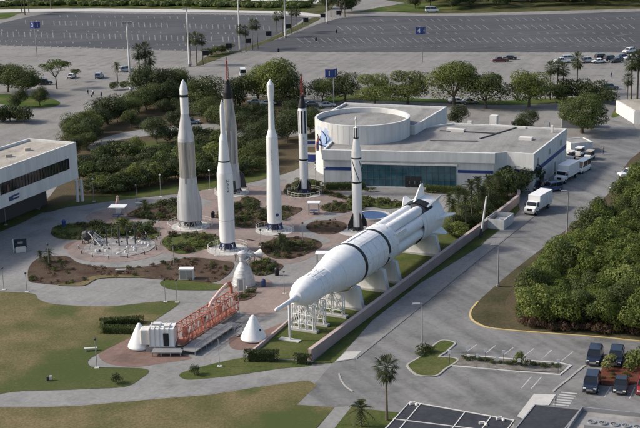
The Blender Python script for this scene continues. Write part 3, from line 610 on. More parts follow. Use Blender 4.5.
p = G(616, 423.5, zg + .9); q = G(656, 428, zg + .9); d = (q - p).normalized()
mb = MB(); c0 = G(590, 420.5, zg + .9); cc = c0 + (q - p) * .75; mb.box((cc.x, cc.y - .4, zg + .4), (7.6, 1.7, .95), math.atan2(d.y, d.x)); un = mb.build('cooling_unit', 'grey_metal', pav, True)
for i in range(6):
    f = cc + d * (-3.1 + i * 1.24); mb = MB(); mb.lathe([(.5, 0), (.5, .14), (.4, .14), (.4, .05)], 18, 0, Matrix.Translation((f.x, f.y - .4, zg + .88)), cap=False); mb.cone((f.x, f.y - .4, zg + .88), (f.x, f.y - .4, zg + .93), .4, .4, 16, 1)
    for a in range(4): mb.box((f.x, f.y - .4, zg + .96), (.72, .1, .02), a * math.pi / 4, 0)
    mb.move(tuple(-v for v in pav.location)); mb.build('fan', ['grey_metal', 'black'], un)

# ------------------------------------------------------------------ pink garden wall, enclosure, mural
gw = thing('garden_wall', 'long pink masonry wall running beside the road and the horizontal rocket', 'wall', (W0.x, W0.y, 0))
cl = [tuple(W0), tuple(W0 + WD * 30), tuple(W0 + WD * 60), tuple(W1 - WD * 1.5)] + smooth_path([G2(500, 218), G2(511, 209.5), G2(518.5, 202), G2(516, 194.5), G2(508, 191)], False, 5)
mb = MB(); band(mb, cl, .45, 0, 1.62); mb.build('wall', 'pink_wall', gw, True)
mb = MB(); band(mb, cl, .58, 1.62, 1.75); mb.build('coping', 'wall_cap', gw, True)
low = thing('low_wall', 'thin low kerb wall edging the lawn beside the white capsule cone', 'wall', (*wl(0, 9), 0))
mb = MB(); band(mb, [wl(-1.5, 8.6), wl(8, 9.4), wl(18, 10.4)], .3, 0, .5); mb.build('wall', 'wall_cap', low, True)
p = G(500, 226.5); enc = thing('bin_enclosure', 'white open topped enclosure standing against the road side of the pink wall', 'enclosure', (p.x, p.y + .6, 0), math.atan2(WD.y, WD.x) - math.pi / 2)
mb = MB(); band(mb, [(-1.7, -2.6), (1.7, -2.6), (1.7, 2.6), (-1.7, 2.6)], .2, 0, 1.9, True); mb.build('wall', 'building_white', enc)
MB().box((0, -.8, .6), (2.4, 1.6, 1.2)).build('dumpster', 'grey_metal', enc); MB().box((0, 1.3, .55), (2.2, 1.5, 1.1)).build('cabinet', 'pole_white', enc)
# play area with curved mural walls left of the rotunda
def arc(cx, cy, r, a0, a1, k=18): return [(cx + r * math.cos(R(a0 + (a1 - a0) * i / k)), cy + r * math.sin(R(a0 + (a1 - a0) * i / k))) for i in range(k + 1)]
def drumpt(az, r, z): return (dc.x + r * math.cos(R(az)), dc.y + r * math.sin(R(az)), z)
mb = MB(); kk = 24
for (za, zb, mi, r_) in ((6.3, 10.4, 0, 10.40), (6.3, 6.6, 1, 10.44)):
    vs = [drumpt(200 + 29 * i / kk, r_, z) for z in (za, zb) for i in range(kk + 1)]; mb.add(vs, [(i, i + 1, kk + 2 + i, kk + 1 + i) for i in range(kk)], mi, True)
mb.build('mural', ['mural', 'blue_paint'], museum, True)
mb = MB(); mb.tube([(drumpt(214 + 8.5 * math.cos(a), 10.8 + .5 * math.sin(a), 8.4 + 1.6 * math.sin(a))) for a in np.linspace(-3.4, 1.2, 26)], [.11] * 26, 8); mb.build('ring_sculpture', 'stand_blue', museum, True)
mb = MB(); mb.tube([drumpt(206, 11, 5.2), drumpt(206, 11.1, 6.2), drumpt(207, 11, 7.4), drumpt(207, 10.9, 8.2)], [.28, .36, .3, .12], 9); mb.tube([drumpt(209, 11.2, 5.6), drumpt(209.5, 11.3, 6.6), drumpt(207.5, 11.1, 7.2)], [.2, .22, .1], 8, 1)
mb.build('wall_figure', ['orange_paint', 'stand_blue'], museum, True)
mp2 = G(312, 163); mw2 = thing('mural_wall', 'short curved blue wall panel standing between the striped rocket and the museum', 'wall', (mp2.x, mp2.y, 0))
mb = MB(); band(mb, arc(mp2.x + 1, mp2.y + 5, 5.2, -125, -60), .3, 0.3, 2.0); mb.build('wall', 'blue_paint', mw2, True)
mb = MB(); band(mb, arc(mp2.x + 1, mp2.y + 5, 5.2, -125, -60), .36, 2.0, 2.3); band(mb, arc(mp2.x + 1, mp2.y + 5, 5.2, -125, -60), .36, 0, .3); mb.build('coping', 'building_white', mw2, True)
mp3 = G(311, 147); mw3 = thing('mural_wall', 'small straight blue striped wall left of the museum mural', 'wall', (mp3.x, mp3.y, 0), -.1)
MB().box((0, 0, .9), (3.2, .3, 1.8)).build('wall', 'building_white', mw3); MB().box((0, -.17, 1.1), (3.2, .03, .7)).build('stripe', 'blue_paint', mw3); MB().box((0, 0, 1.86), (3.3, .4, .12)).build('coping', 'dark_grey', mw3)
for (px, py, mm, lab) in ((318.5, 166, 'dark_grey', 'dark blocky play figure on a plinth below the mural'),):
    p = G(px, py); f = thing('play_sculpture', lab, 'sculpture', (p.x, p.y, 0)); MB().box((0, 0, .25), (1.8, 1.2, .5)).build('plinth', 'pole_white', f)
    mb = MB(); mb.tube([(0, 0, .5), (.1, 0, 1.1), (0, 0, 1.7), (.05, 0, 2.2)], [.35, .45, .3, .12], 8, 0); mb.tube([(-.7, 0, .5), (-.6, 0, 1.0), (-.2, 0, 1.3)], [.2, .25, .1], 7, 0); mb.build('figure', mm, f)
# blue round fountain behind the horizontal rocket
p = G(373, 217); fo = thing('fountain', 'round blue water basin with pale rim behind the horizontal rocket', 'fountain', (p.x, p.y, 0))
MB().lathe([(3.3, 0), (3.3, .45), (2.9, .45), (2.9, .2)], 40, 0, cap=False).build('rim', 'white_concrete', fo)
MB().cone((0, 0, .12), (0, 0, .3), 2.9, 2.9, 40).build('water', 'fountain_blue', fo)
# ------------------------------------------------------------------ STANDING ROCKETS
def curved_text(body, size, rad, a0, zc, m, parent, name='lettering'):
    vs, fs = text_mesh(body, size); mb = MB()
    mb.add([((rad + .015 + v[2]) * math.cos(a0 + v[0] / rad), (rad + .015 + v[2]) * math.sin(a0 + v[0] / rad), zc + v[1]) for v in vs], fs)
    return mb.build(name, m, parent)
def stand(parent, r, h, m='stand_blue', k=10):
    mb = MB(); mb.lathe([(r, h - .18), (r, h)], 24, 0)
    mb.lathe([(r * 1.25, .02), (r * 1.25, .3)], 24, 1)
    for i in range(k):
        a = 2 * math.pi * i / k; b = a + math.pi / k
        mb.cone((r * 1.2 * math.cos(a), r * 1.2 * math.sin(a), .2), (r * .95 * math.cos(a), r * .95 * math.sin(a), h - .1), .09, .09, 6)
        mb.cone((r * 1.2 * math.cos(a), r * 1.2 * math.sin(a), .2), (r * .95 * math.cos(b + math.pi / k), r * .95 * math.sin(b + math.pi / k), h - .1), .06, .06, 5)
    mb.cone((0, 0, .3), (0, 0, h), r * .6, r * .5, 16, 2)
    return mb.build('launch_stand', [m, 'pole_white', 'dark_grey'], parent)
def lathe_part(name, prof, m, parent, n=32, cap=True):
    return MB().lathe(prof, n, cap=cap).build(name, m, parent)
def fin(parent, a, pts, th, m, name='fin'):
    c, s = math.cos(a), math.sin(a); vs = []
    for sgn in (-1, 1):
        for r, z in pts: vs.append((r * c - sgn * th / 2 * s, r * s + sgn * th / 2 * c, z))
    n = len(pts); mb = MB(); mb.add(vs, [tuple(range(n))[::-1], tuple(range(n, 2 * n))] + [(i, (i + 1) % n, n + (i + 1) % n, n + i) for i in range(n)])
    return mb.build(name, m, parent)
def tower(parent, z0, z1, r, m='red_paint'):
    mb = MB(); zr = z0 + (z1 - z0) * .55; L = []
    for i in range(3):
        a = 2 * math.pi * i / 3 + .4; p = Vector((r * math.cos(a), r * math.sin(a), z0)); q = Vector((r * .72 * math.cos(a), r * .72 * math.sin(a), zr)); L.append((p, q)); mb.cone(p, q, .05, .05, 6)
    for k in range(5):
        t = k / 4; t2 = min(1, t + .25)
        for i in range(3):
            a = L[i][0].lerp(L[i][1], t); b = L[(i + 1) % 3][0].lerp(L[(i + 1) % 3][1], t); mb.cone(a, b, .035, .035, 5)
            b = L[(i + 1) % 3][0].lerp(L[(i + 1) % 3][1], t2); mb.cone(a, b, .03, .03, 5)
    mb.lathe([(.12, zr), (.17, zr + .2), (.17, z1 - .9), (.07, z1 - .75), (.05, z1)], 14)
    return mb.build('escape_tower', m, parent)
def railing(c, r, label, k=26):
    t = thing('railing', label, 'railing', (c[0], c[1], 0)); mb = MB()
    for z, rr in ((1.0, .03), (.55, .02)):
        pts = [(r * math.cos(2 * math.pi * i / 40 + .2), r * math.sin(2 * math.pi * i / 40 + .2), z) for i in range(38)]; mb.tube(pts, rr, 5)
    pass
    for i in range(k):
        a = 2 * math.pi * i / k; mb.cone((r * math.cos(a), r * math.sin(a), 0), (r * math.cos(a), r * math.sin(a), 1.0), .03, .03, 5)
    mb.build('rail', 'pole_white', t); return t
def rk(key, label): return thing('rocket', label, 'rocket', (*G2(*ROCK[key]), 0))
# silver rocket with flared skirt (far left)
t = rk('a', 'tall silver rocket with white stepped top and flared skirt, farthest left of the standing rockets')
lathe_part('tank', [(1.53, 9.6), (1.53, 16.3)], 'steel', t); lathe_part('upper_tank', [(1.53, 16.32), (1.50, 17.0), (0.83, 20.8), (0.76, 21.4)], 'pale_steel', t)
lathe_part('upper_stage', [(.76, 21.42), (.75, 24.5)], 'standing_white', t); lathe_part('band', [(.77, 24.52), (.77, 25.0)], 'black', t)
lathe_part('nose_cone', [(.75, 25.02), (.74, 25.9), (.55, 26.8), (.22, 27.55), (.03, 27.75)], 'standing_white', t)
lathe_part('skirt', [(2.0, 1.5), (2.0, 3.0), (1.95, 5.0), (1.56, 9.58)], 'pale_steel', t); 
for a in (R(-15), R(165)):
    mb = MB(); c = Vector((math.cos(a), math.sin(a), 0)); mb.tube([c * 1.75 + Vector((0, 0, 1.4)), c * 1.72 + Vector((0, 0, 5)), c * 1.2 + Vector((0, 0, 9.4))], [.68, .66, .22], 14); mb.build('booster_fairing', 'pale_steel', t)
for a in (R(-60), R(-100), R(60)):
    mb = MB(); mb.box((1.53 * math.cos(a), 1.53 * math.sin(a), 12.2), (.22, .3, 7.6), a); mb.build('cable_duct', 'steel', t)
stand(t, 1.9, 1.5, 'grey_metal', 12)
# silver rocket with black capsule and red tower
t = rk('m', 'silver rocket with black capsule and slim red escape tower, standing behind the lettered white rocket')
lathe_part('tank', [(1.53, 6.5), (1.53, 13.8), (1.0, 19.0), (.93, 19.7)], 'steel', t)
lathe_part('skirt', [(1.95, 1.2), (1.9, 3.0), (1.55, 6.48)], 'pale_steel', t)
lathe_part('capsule', [(.93, 19.72), (.95, 20.9), (.55, 22.4), (.42, 22.5), (.42, 23.2), (.2, 23.5)], 'black', t)
mb = MB(); mb.lathe([(.5, 21.9), (.47, 22.4)], 12); mb.build('retro_pack', 'standing_white', t)
tower(t, 23.2, 28.1, .34)
for a in (R(180), R(0), R(-70)): fin(t, a, [(1.5, 1.1), (3.1, 1.1), (2.6, 3.9), (1.7, 4.6)] if a != R(-70) else [(1.6, 1.1), (2.2, 1.1), (2.0, 2.8), (1.7, 3.2)], .5, 'dark_grey', 'engine_fairing')
for a in (R(-40), R(-75), R(-110)):
    mb = MB(); mb.box((1.54 * math.cos(a), 1.54 * math.sin(a), 9.8), (.2, .3, 7.0), a); mb.build('cable_duct', 'pale_steel', t)
stand(t, 1.8, 1.2, 'dark_grey')
# lettered white rocket in front
t = rk('f', 'white rocket with slim stepped top and dark vertical lettering, frontmost of the standing rockets')
lathe_part('first_stage', [(1.30, 1.6), (1.36, 2.2), (1.38, 13.6), (1.36, 14.0)], 'standing_white', t); lathe_part('transition', [(1.34, 14.02), (.98, 15.9)], 'standing_white', t)
lathe_part('band', [(.985, 15.92), (.98, 16.15)], 'dark_grey', t); lathe_part('second_stage', [(.97, 16.17), (.72, 19.4), (.70, 19.8), (.42, 20.9), (.40, 24.6)], 'standing_white', t)
lathe_part('nose_cone', [(.40, 24.62), (.34, 25.6), (.12, 26.5), (.02, 26.7)], 'standing_white', t)
lathe_part('joint_ring', [(1.385, 5.6), (1.385, 5.66)], 'grey_metal', t)
curved_text('N\nA\nS\nA', .72, 1.375, R(-66), 11.8, 'black', t); stand(t, 1.25, 1.6)
# white rocket with bulb nose
t = rk('d', 'white rocket with long thin neck and bulb shaped nose, in the middle of the group')
lathe_part('first_stage', [(1.30, 1.6), (1.36, 2.2), (1.37, 5.0), (1.12, 12.0), (1.02, 17.6)], 'standing_white', t); lathe_part('shoulder', [(1.02, 17.62), (.62, 19.0)], 'standing_white', t)
lathe_part('upper_stage', [(.58, 19.02), (.44, 24.0)], 'standing_white', t); lathe_part('nose_fairing', [(.44, 24.02), (.64, 26.3), (.64, 27.2), (.12, 28.0), (.02, 28.1)], 'standing_white', t)
curved_text('U\nN\nI\nT\nE\nD\n \nS\nT\nA\nT\nE\nS', .42, 1.08, R(-95), 13.2, 'grey_metal', t)
mb = MB(); a = R(-66); mb.cone((1.37 * math.cos(a), 1.37 * math.sin(a), 3.3), (1.39 * math.cos(a), 1.39 * math.sin(a), 3.3), .32, .32, 16); mb.build('emblem', 'blue_paint', t)
stand(t, 1.28, 1.6)
# striped white rocket with black capsule
t = rk('r', 'slim white rocket with black and white striped upper body and red tower')
lathe_part('body', [(.89, 1.3), (.89, 7.1)], 'standing_white', t); lathe_part('band', [(.895, 7.12), (.895, 7.4)], 'black', t); lathe_part('upper_body', [(.89, 7.42), (.89, 12.7)], 'standing_white', t)
mb = MB(); n = 16
for i in range(n):
    vs = [(.895 * math.cos(R(22.5 * (i + k / 3.0))), .895 * math.sin(R(22.5 * (i + k / 3.0))), z) for z in (12.72, 17.3) for k in range(4)]
    mb.add(vs, [(k, k + 1, 5 + k, 4 + k) for k in range(3)], i % 2, True)
mb.lathe([(.89, 17.3), (.75, 17.8)], 24, 0); mb.build('striped_section', ['standing_white', 'black'], t)
lathe_part('capsule', [(.75, 17.82), (.9, 18.0), (.42, 19.7), (.40, 20.4)], 'black', t)
tower(t, 20.3, 24.8, .42)
for k in range(4): fin(t, R(45 + 90 * k), [(.88, 1.2), (1.9, .9), (1.9, 1.7), (.88, 3.4)], .12, 'black')
curved_text('U\nN\nI\nT\nE\nD\n \nS\nT\nA\nT\nE\nS', .34, .9, R(-80), 10.2, 'dark_grey', t); stand(t, 1.0, 1.25)
# small white rocket with spin drum
t = rk('j', 'smaller white rocket with black cross stripes and needle nose, standing behind the horizontal rocket')
lathe_part('body', [(.89, .9), (.89, 9.1)], 'standing_white', t); lathe_part('band', [(.9, 9.12), (.9, 9.4)], 'black', t); lathe_part('upper_body', [(.89, 9.42), (.89, 13.6)], 'standing_white', t)
lathe_part('band', [(.9, 13.62), (.9, 13.85)], 'black', t); lathe_part('shoulder', [(.89, 13.87), (.86, 15.0), (.5, 17.0), (.45, 17.3)], 'standing_white', t); lathe_part('band', [(.46, 17.32), (.46, 17.5)], 'black', t)
mb = MB()
for i in range(12):
    vs = [(.43 * math.cos(R(30 * (i + k / 2.0))), .43 * math.sin(R(30 * (i + k / 2.0))), z) for z in (17.52, 19.3) for k in range(3)]
    mb.add(vs, [(k, k + 1, 4 + k, 3 + k) for k in range(2)], i % 2, True)
mb.lathe([(.43, 19.3), (.1, 19.5)], 20, 0); mb.build('spin_drum', ['standing_white', 'black'], t)
lathe_part('nose_cone', [(.12, 19.5), (.11, 20.6), (.22, 20.8), (.03, 21.4)], 'pole_white', t)
mb = MB()
for q in range(4):
    for sg in (0, 1):
        pts = [(.9 * math.cos(R(90 * q + 90 * u - 60)), .9 * math.sin(R(90 * q + 90 * u - 60)), 9.5 + 3.9 * (u if sg else 1 - u)) for u in np.linspace(0, 1, 9)]
        if sg == 0: mb.tube(pts, .07, 5)
mb.build('cross_stripe', 'black', t)
for k in range(4): fin(t, R(30 + 90 * k), [(.88, .9), (2.0, .5), (2.0, 1.6), (.88, 3.6)], .14, 'black')
stand(t, .95, .95, 'dark_grey', 8)
for key, lab in (('a', 'white ring railing round the foot of the silver flared rocket'), ('f', 'white ring railing round the foot of the lettered white rocket'), ('d', 'white ring railing round the foot of the bulb nosed rocket'), ('m', 'white ring railing round the foot of the black capsuled silver rocket'), ('r', 'white ring railing round the foot of the striped rocket')):
    railing(G2(*ROCK[key]), 3.5 if key != 'a' else 4.2, lab)

# ------------------------------------------------------------------ HORIZONTAL ROCKET
TIP = Vector((-6.5, 169.8, 5.8)); AD = Vector((.461, .887, 0)).normalized(); AR = Vector((.887, -.461, 0)).normalized(); UP = Vector((0, 0, 1))
big = thing('rocket', 'huge white rocket lying on cradles, with two black rings and tail fins', 'rocket', (*((TIP + AD * 27).to_2d()), 0))
AX = Matrix(((AR.x, 0, AD.x, TIP.x), (AR.y, 0, AD.y, TIP.y), (0, 1, 0, TIP.z), (0, 0, 0, 1)))   # local x right, y up, z towards the tail
def along(name, prof, m, n=56): return MB().lathe(prof, n, 0, AX).build(name, m, big, True)
along('escape_tower', [(.05, 0), (.28, .35), (.31, 3.6), (.33, 5.0), (.55, 5.3), (.6, 5.9)], 'rocket_white', 20)
along('command_module', [(.6, 5.9), (.95, 6.05), (1.35, 6.7), (1.85, 8.0), (2.08, 9.2), (2.08, 9.6)], 'rocket_white')
along('service_module', [(2.02, 9.6), (2.06, 10.0), (2.06, 14.2)], 'rocket_white')
mb = MB()
for k in range(8):
    a = 2 * math.pi * k / 8 + .2
    for z in (10.6, 12.6): mb.box((2.07 * math.cos(a), 2.07 * math.sin(a), z), (.08, .5, .9), a)
    mb.box((2.07 * math.cos(a + .3), 2.07 * math.sin(a + .3), 12), (.05, .05, 4), a)
mb.v = [tuple(AX @ Vector(v)) for v in mb.v]; mb.build('service_panel', 'rocket_white', big, True)
along('adapter_cone', [(2.1, 14.2), (2.16, 14.3), (3.28, 20.6)], 'rocket_white'); along('forward_skirt', [(3.28, 20.6), (3.3, 22.5)], 'rocket_white')
along('band', [(3.32, 22.5), (3.32, 23.35)], 'black'); along('upper_stage', [(3.3, 23.35), (3.3, 31.1)], 'rocket_white'); along('band', [(3.32, 31.1), (3.32, 31.9)], 'black')
along('interstage', [(3.3, 31.9), (3.3, 34.0), (3.28, 35.2), (2.6, 35.6)], 'rocket_white')
along('core_tank', [(1.35, 35.2), (1.35, 50)], 'pale_steel', 24)
for k in range(8):
    a = R(22.5 + 45 * k); cx, cy = 2.32 * math.cos(a), 2.32 * math.sin(a)
    mt = AX @ Matrix.Translation((cx, cy, 0))
    MB().lathe([(.93, 35.0), (.93, 47.8), (.87, 48.3), (.65, 48.75), (.3, 49.0), (.03, 49.05)], 20, 0, mt).build('propellant_tank', 'rocket_white', big, True)
def arcband(name, r0, z0, r1, z1, a0, a1, m, n=30):
    mb = MB(); vs = [tuple(AX @ Vector((r * math.cos(R(a0 + (a1 - a0) * i / n)), r * math.sin(R(a0 + (a1 - a0) * i / n)), z))) for r, z in ((r0, z0), (r1, z1)) for i in range(n + 1)]
    mb.add(vs, [(i, i + 1, n + 2 + i, n + 1 + i) for i in range(n)], 0, True); return mb.build(name, m, big, True)
along('tail_core', [(2.9, 48.0), (2.95, 51.0)], 'dark_grey'); 
arcband('tail_shroud', 3.3, 45.6, 3.42, 51.2, -222, 42, 'rocket_white'); arcband('tail_shroud', 3.1, 49.6, 3.42, 51.2, 42, 138, 'black')
mb = MB(); mb.lathe([(3.42, 51.2), (3.45, 54.2), (3.3, 54.2), (3.1, 53.0), (.1, 53.0)], 56, 0, AX, cap=False); mb.build('tail_skirt', 'rocket_white', big, True)
for k in range(8):
    a = R(45 * k + 8); c, s = math.cos(a), math.sin(a); pts = [(3.3, 49.8), (5.5 if k % 2 == 0 else 4.9, 53.3), (5.5 if k % 2 == 0 else 4.9, 54.3), (3.3, 54.3)]; vs = []
    for sg in (-1, 1):
        for i, (r, z) in enumerate(pts): th = .17 if i in (0, 3) else .06; vs.append(tuple(AX @ Vector((r * c - sg * th * s, r * s + sg * th * c, z))))
    MB().add(vs, [(0, 1, 2, 3), (7, 6, 5, 4), (0, 4, 5, 1), (1, 5, 6, 2), (2, 6, 7, 3), (3, 7, 4, 0)]).build('fin', 'rocket_white', big, True)
for k in range(8):
    rr, a = (1.0, R(45 + 90 * k)) if k < 4 else (2.4, R(90 * k)); mt = AX @ Matrix.Translation((rr * math.cos(a), rr * math.sin(a), 0))
    MB().lathe([(.35, 53.0), (.45, 54.0), (.7, 55.4), (.62, 55.4), (.3, 54.0)], 18, 0, mt, cap=False).build('engine_bell', 'steel', big, True)
for a in (R(100), R(62), R(20)):          # raised cable tunnels along the stages
    mb = MB(); mb.box((3.34 * math.cos(a), 3.34 * math.sin(a), 27.2), (.16, .5, 7.2), a); mb.v = [tuple(AX @ Vector(v)) for v in mb.v]; mb.build('cable_tunnel', 'rocket_white', big, True)
mb = MB(); mb.box((3.4 * math.cos(R(-8)), 3.4 * math.sin(R(-8)), 31.4), (.5, .5, 1.0), R(-8)); mb.box((3.38 * math.cos(R(30)), 3.38 * math.sin(R(30)), 36.8), (.3, .6, 3.4), R(30)); mb.v = [tuple(AX @ Vector(v)) for v in mb.v]; mb.build('umbilical_plate', 'pole_white', big, True)
for z, r in ((10.9, 2.065), (12.4, 2.065), (17.0, 2.64), (25.2, 3.305), (27.3, 3.305), (29.4, 3.305), (33.0, 3.305), (46.8, 3.34)):
    MB().lathe([(r + .012, z), (r + .012, z + .045)], 56, 0, AX, cap=False).build('seam', 'grey_metal', big, True)
mb = MB()
for k in range(12):
    a = 2 * math.pi * k / 12 + .1
    for z in (24.0, 30.3, 32.5, 34.4): mb.box((3.31 * math.cos(a), 3.31 * math.sin(a), z), (.05, .22, .4), a)
mb.v = [tuple(AX @ Vector(v)) for v in mb.v]; o_ = mb.build('access_panel', 'pole_white', big, True); o_['kind'] = 'stuff'
def cradle(tt, label, th=.9, hw=4.0):
    p = TIP + AD * tt; t = thing('cradle', label, 'cradle', (p.x, p.y, 0), math.atan2(AR.y, AR.x))
    arc_ = [(3.36 * math.sin(R(q)), 5.8 - 3.36 * math.cos(R(q))) for q in range(50, -51, -5)]
    prof = [(-hw, .35), (hw, .35), (hw - .7, 3.5)] + arc_ + [(-hw + .7, 3.5)]; n = len(prof)
    vs = [(x, y, z) for y in (-th / 2, th / 2) for x, z in prof]
    MB().add(vs, [tuple(range(n)), tuple(range(n, 2 * n))[::-1]] + [(i, n + i, n + (i + 1) % n, (i + 1) % n) for i in range(n)]).build('saddle', 'building_white', t)
    MB().box((0, 0, .18), (hw * 2 + .7, th + 1.0, .36)).build('footing', 'white_concrete', t)
cradle(20, 'white saddle shaped cradle under the front ring of the lying rocket'); cradle(29.2, 'white cradle under the middle of the lying rocket, just behind the second ring')
cradle(34, 'white cradle under the start of the tube cluster of the lying rocket'); cradle(49.8, 'wide white cradle under the tail fins of the lying rocket', .9, 4.4)
def frame(tt, hw, top, label, lat=True):
    p = TIP + AD * tt; t = thing('nose_stand', label, 'stand', (p.x, p.y, 0), math.atan2(AR.y, AR.x))
    MB().box((0, 0, .2), (hw * 2 + 1.2, .9, .4)).build('footing', 'white_concrete', t)
    mb = MB(); xs = [-hw, -hw / 3, hw / 3, hw]
    for x in xs:
        for y in (-.3, .3): mb.cone((x, y, .4), (x, y, top), .085, .085, 6)
    for z in (1.2, 2.6, top): 
        mb.cone((-hw, -.3, z), (hw, -.3, z), .06, .06, 5); mb.cone((-hw, .3, z), (hw, .3, z), .06, .06, 5)
    mb.build('post', 'white', t); mb = MB()
    for i in range(3):
        for y in (-.3, .3):
            mb.cone((xs[i], y, .5), (xs[i + 1], y, top), .05, .05, 5); mb.cone((xs[i + 1], y, .5), (xs[i], y, top), .05, .05, 5)
    mb.build('brace', 'white', t)
frame(8.2, 1.7, 4.1, 'white braced frame holding up the nose capsule of the lying rocket'); frame(11.2, 1.9, 3.95, 'white braced frame just behind the capsule of the lying rocket'); frame(15.6, 2.8, 3.7, 'widest white braced frame, under the cone of the lying rocket')
p = TIP + AD * 4.0; t = thing('support_pole', 'single white pole on a slab holding the needle tip of the lying rocket', 'pole', (p.x, p.y, 0), math.atan2(AR.y, AR.x))
MB().cone((0, 0, .15), (0, 0, 5.45), .17, .17, 12).build('pole', 'white', t); MB().box((0, 0, .1), (3.2, 1.0, .2)).build('footing', 'white_concrete', t)

# ------------------------------------------------------------------ CREW ARM, CAPSULES, ENGINES
aS, aE = Vector(G2(179, 349)), Vector(G2(234, 313.5)); dv = (aE - aS); AL = dv.length; arz = math.atan2(dv.y, dv.x)
arm = thing('access_arm', 'orange red lattice access arm lying on the plaza with a white end cabin', 'access arm', (aS.x, aS.y, 0), arz)
mb = MB(); N = 13; Z0, Z1, HW = .75, 3.35, .85
for i in range(N + 1):
    x = AL * i / N
    for y in (-HW, HW): mb.box((x, y, (Z0 + Z1) / 2), (.085, .08, Z1 - Z0))
    mb.box((x, 0, Z1), (.14, HW * 2, .14)); mb.box((x, 0, Z0), (.14, HW * 2, .14))
for y in (-HW, HW):
    for z in (Z0, 1.9, Z1): mb.box((AL / 2, y * 1.01, z), (AL, .12, .12))
    for i in range(N):
        x0, x1 = AL * i / N, AL * (i + 1) / N
        a, b = ((Z0, Z1) if i % 2 else (Z1, Z0)); mb.cone((x0, y, a), (x1, y, b), .05, .05, 5)
mb.build('truss', 'orange_paint', arm)
mb = MB(); mb.box((AL / 2, 0, Z0 + .12), (AL - .3, HW * 1.7, .08))
for i in range(N): mb.box((AL * (i + .5) / N, 0, 2.1), (.35, HW * 1.0, 1.2)) if i % 4 == 1 else None
mb.build('walkway', 'orange_paint', arm)
mb = MB()
for i in range(N * 2):
    x = AL * (i + .5) / (N * 2); mb.box((x, -HW * .98, 1.95), (.055, .04, 2.3))
mb.build('slat', 'orange_paint', arm)
mb = MB(); mb.tube([(AL * .58, .3, 3.1), (AL * .62, .3, 3.7), (AL * .80, .3, 4.6), (AL * .92, .3, 5.0)], [.2, .24, .26, .24], 12); mb.build('pipe', 'pale_pink', arm)
mb = MB(); mb.tube([(AL * .92, .3, 5.0), (AL * .97, .3, 4.95), (AL * 1.0, .3, 4.2), (AL * 1.0, .3, 3.2)], [.26, .28, .26, .24], 10); mb.build('hinge', 'orange_paint', arm)
for x in (1.5, AL * .35, AL * .65, AL - 1): MB().box((x, 0, .37), (.5, 1.9, .74)).build('support', 'grey_metal', arm)
ca, sa = math.cos(-arz), math.sin(-arz)
def loc_(wx, wy): dx, dy = wx - aS.x, wy - aS.y; return (dx * ca - dy * sa, dx * sa + dy * ca)
CX, CY = G2(163.5, 350.5); lx, ly = loc_(CX, CY + .6); cz = -arz - .05       # the cabin stands across the arm's end, facing the viewer
def cabmb(): return MB()
def cput(mb): mb.turn(cz); mb.move((lx, ly, 0)); return mb
cb = cput(MB().box((0, 0, 2.1), (3.5, 2.5, 2.7))).build('cabin', 'white', arm, bevel=.12)
mb = MB()
for i in range(6):
    x = -1.7 + i * .68; mb.box((x, -1.27, 2.1), (.12, .1, 2.6)); mb.box((x, 1.27, 2.1), (.12, .1, 2.6)); mb.box((x, 0, 3.47), (.12, 2.6, .09))
mb.box((-.8, .3, 3.62), (1.0, .8, .4)); mb.box((.7, -.4, 3.6), (.8, 1.0, .34)); mb.tube([(-1.4, -.8, 3.5), (-1.3, -.7, 3.9), (-.5, -.7, 3.9), (-.2, -.7, 3.5)], .13, 7)
cput(mb).build('rib', 'pole_white', cb)
cput(MB().box((.62, -1.29, 1.85), (.8, .07, 1.9))).build('door', 'black', cb)
cput(MB().box((-2.35, -.1, 2.1), (1.5, 1.9, 2.3))).build('hatch_collar', 'pole_white', arm, bevel=.2)
cput(MB().box((-.3, 0, .37), (4.2, 2.3, .74))).build('base_frame', 'grey_metal', arm)
# deck
deck = thing('viewing_deck', 'grey raised boardwalk with railing beside the orange access arm', 'deck', (aS.x, aS.y, 0), arz)
MB().box((4.0, -2.35, .62), (11, 2.4, .14)).build('platform', 'grey_metal', deck)
cput(MB().box((.9, -2.25, .62), (4.2, 1.7, .14))).build('landing', 'grey_metal', deck)
for x in (-1.1, .1, 1.4, 2.8): cput(MB().box((x, -2.95, .28), (.12, .12, .56))).build('post', 'grey_metal', deck)
mb = MB()
for i in range(8):
    for y in (-3.45, -1.25): mb.cone((-1.3 + i * 1.5, y, 0), (-1.3 + i * 1.5, y, .55), .07, .07, 6)
mb.build('post', 'grey_metal', deck); mb = MB()
for i in range(8): mb.cone((-1.3 + i * 1.5, -3.5, .6), (-1.3 + i * 1.5, -3.5, 1.6), .03, .03, 5)
for z in (1.1, 1.6): mb.cone((-1.3, -3.5, z), (9.2, -3.5, z), .03, .03, 5)
mb.build('rail', 'grey_metal', deck)
mb = MB(); mb.box((10.4, -2.35, .31), (2.2, 2.2, .06)); mb.build('ramp', 'grey_metal', deck)
def capsule(px, py, label, r, h, rz=0):
    p = G(px, py); t = thing('space_capsule', label, 'capsule', (p.x, p.y, 0), rz)
    MB().lathe([(r * .93, .12), (r, .3), (r * .98, .5), (r * .22, h * .90), (r * .1, h * .98), (.02, h)], 40).build('hull', 'rocket_white', t)
    MB().cone((0, 0, 0), (0, 0, .14), r * .85, r * .85, 32).build('base_ring', 'dark_grey', t)
    z = h * .45; rr = r * (1 - .78 * (z - .5) / (h * .9 - .5)); sl_ = math.atan2(r * .76, h * .9 - .5)
    for a in ((R(-38),) if rz == 0 else (R(-60),)):
        mb = MB(); mb.cone((rr * .97 * math.cos(a), rr * .97 * math.sin(a), z), (rr * 1.02 * math.cos(a), rr * 1.02 * math.sin(a), z + .03), .16, .16, 10); mb.build('window', 'black', t)
    return t
capsule(253.8, 339.5, 'white conical space capsule standing alone right of the orange access arm', 1.88, 3.75)
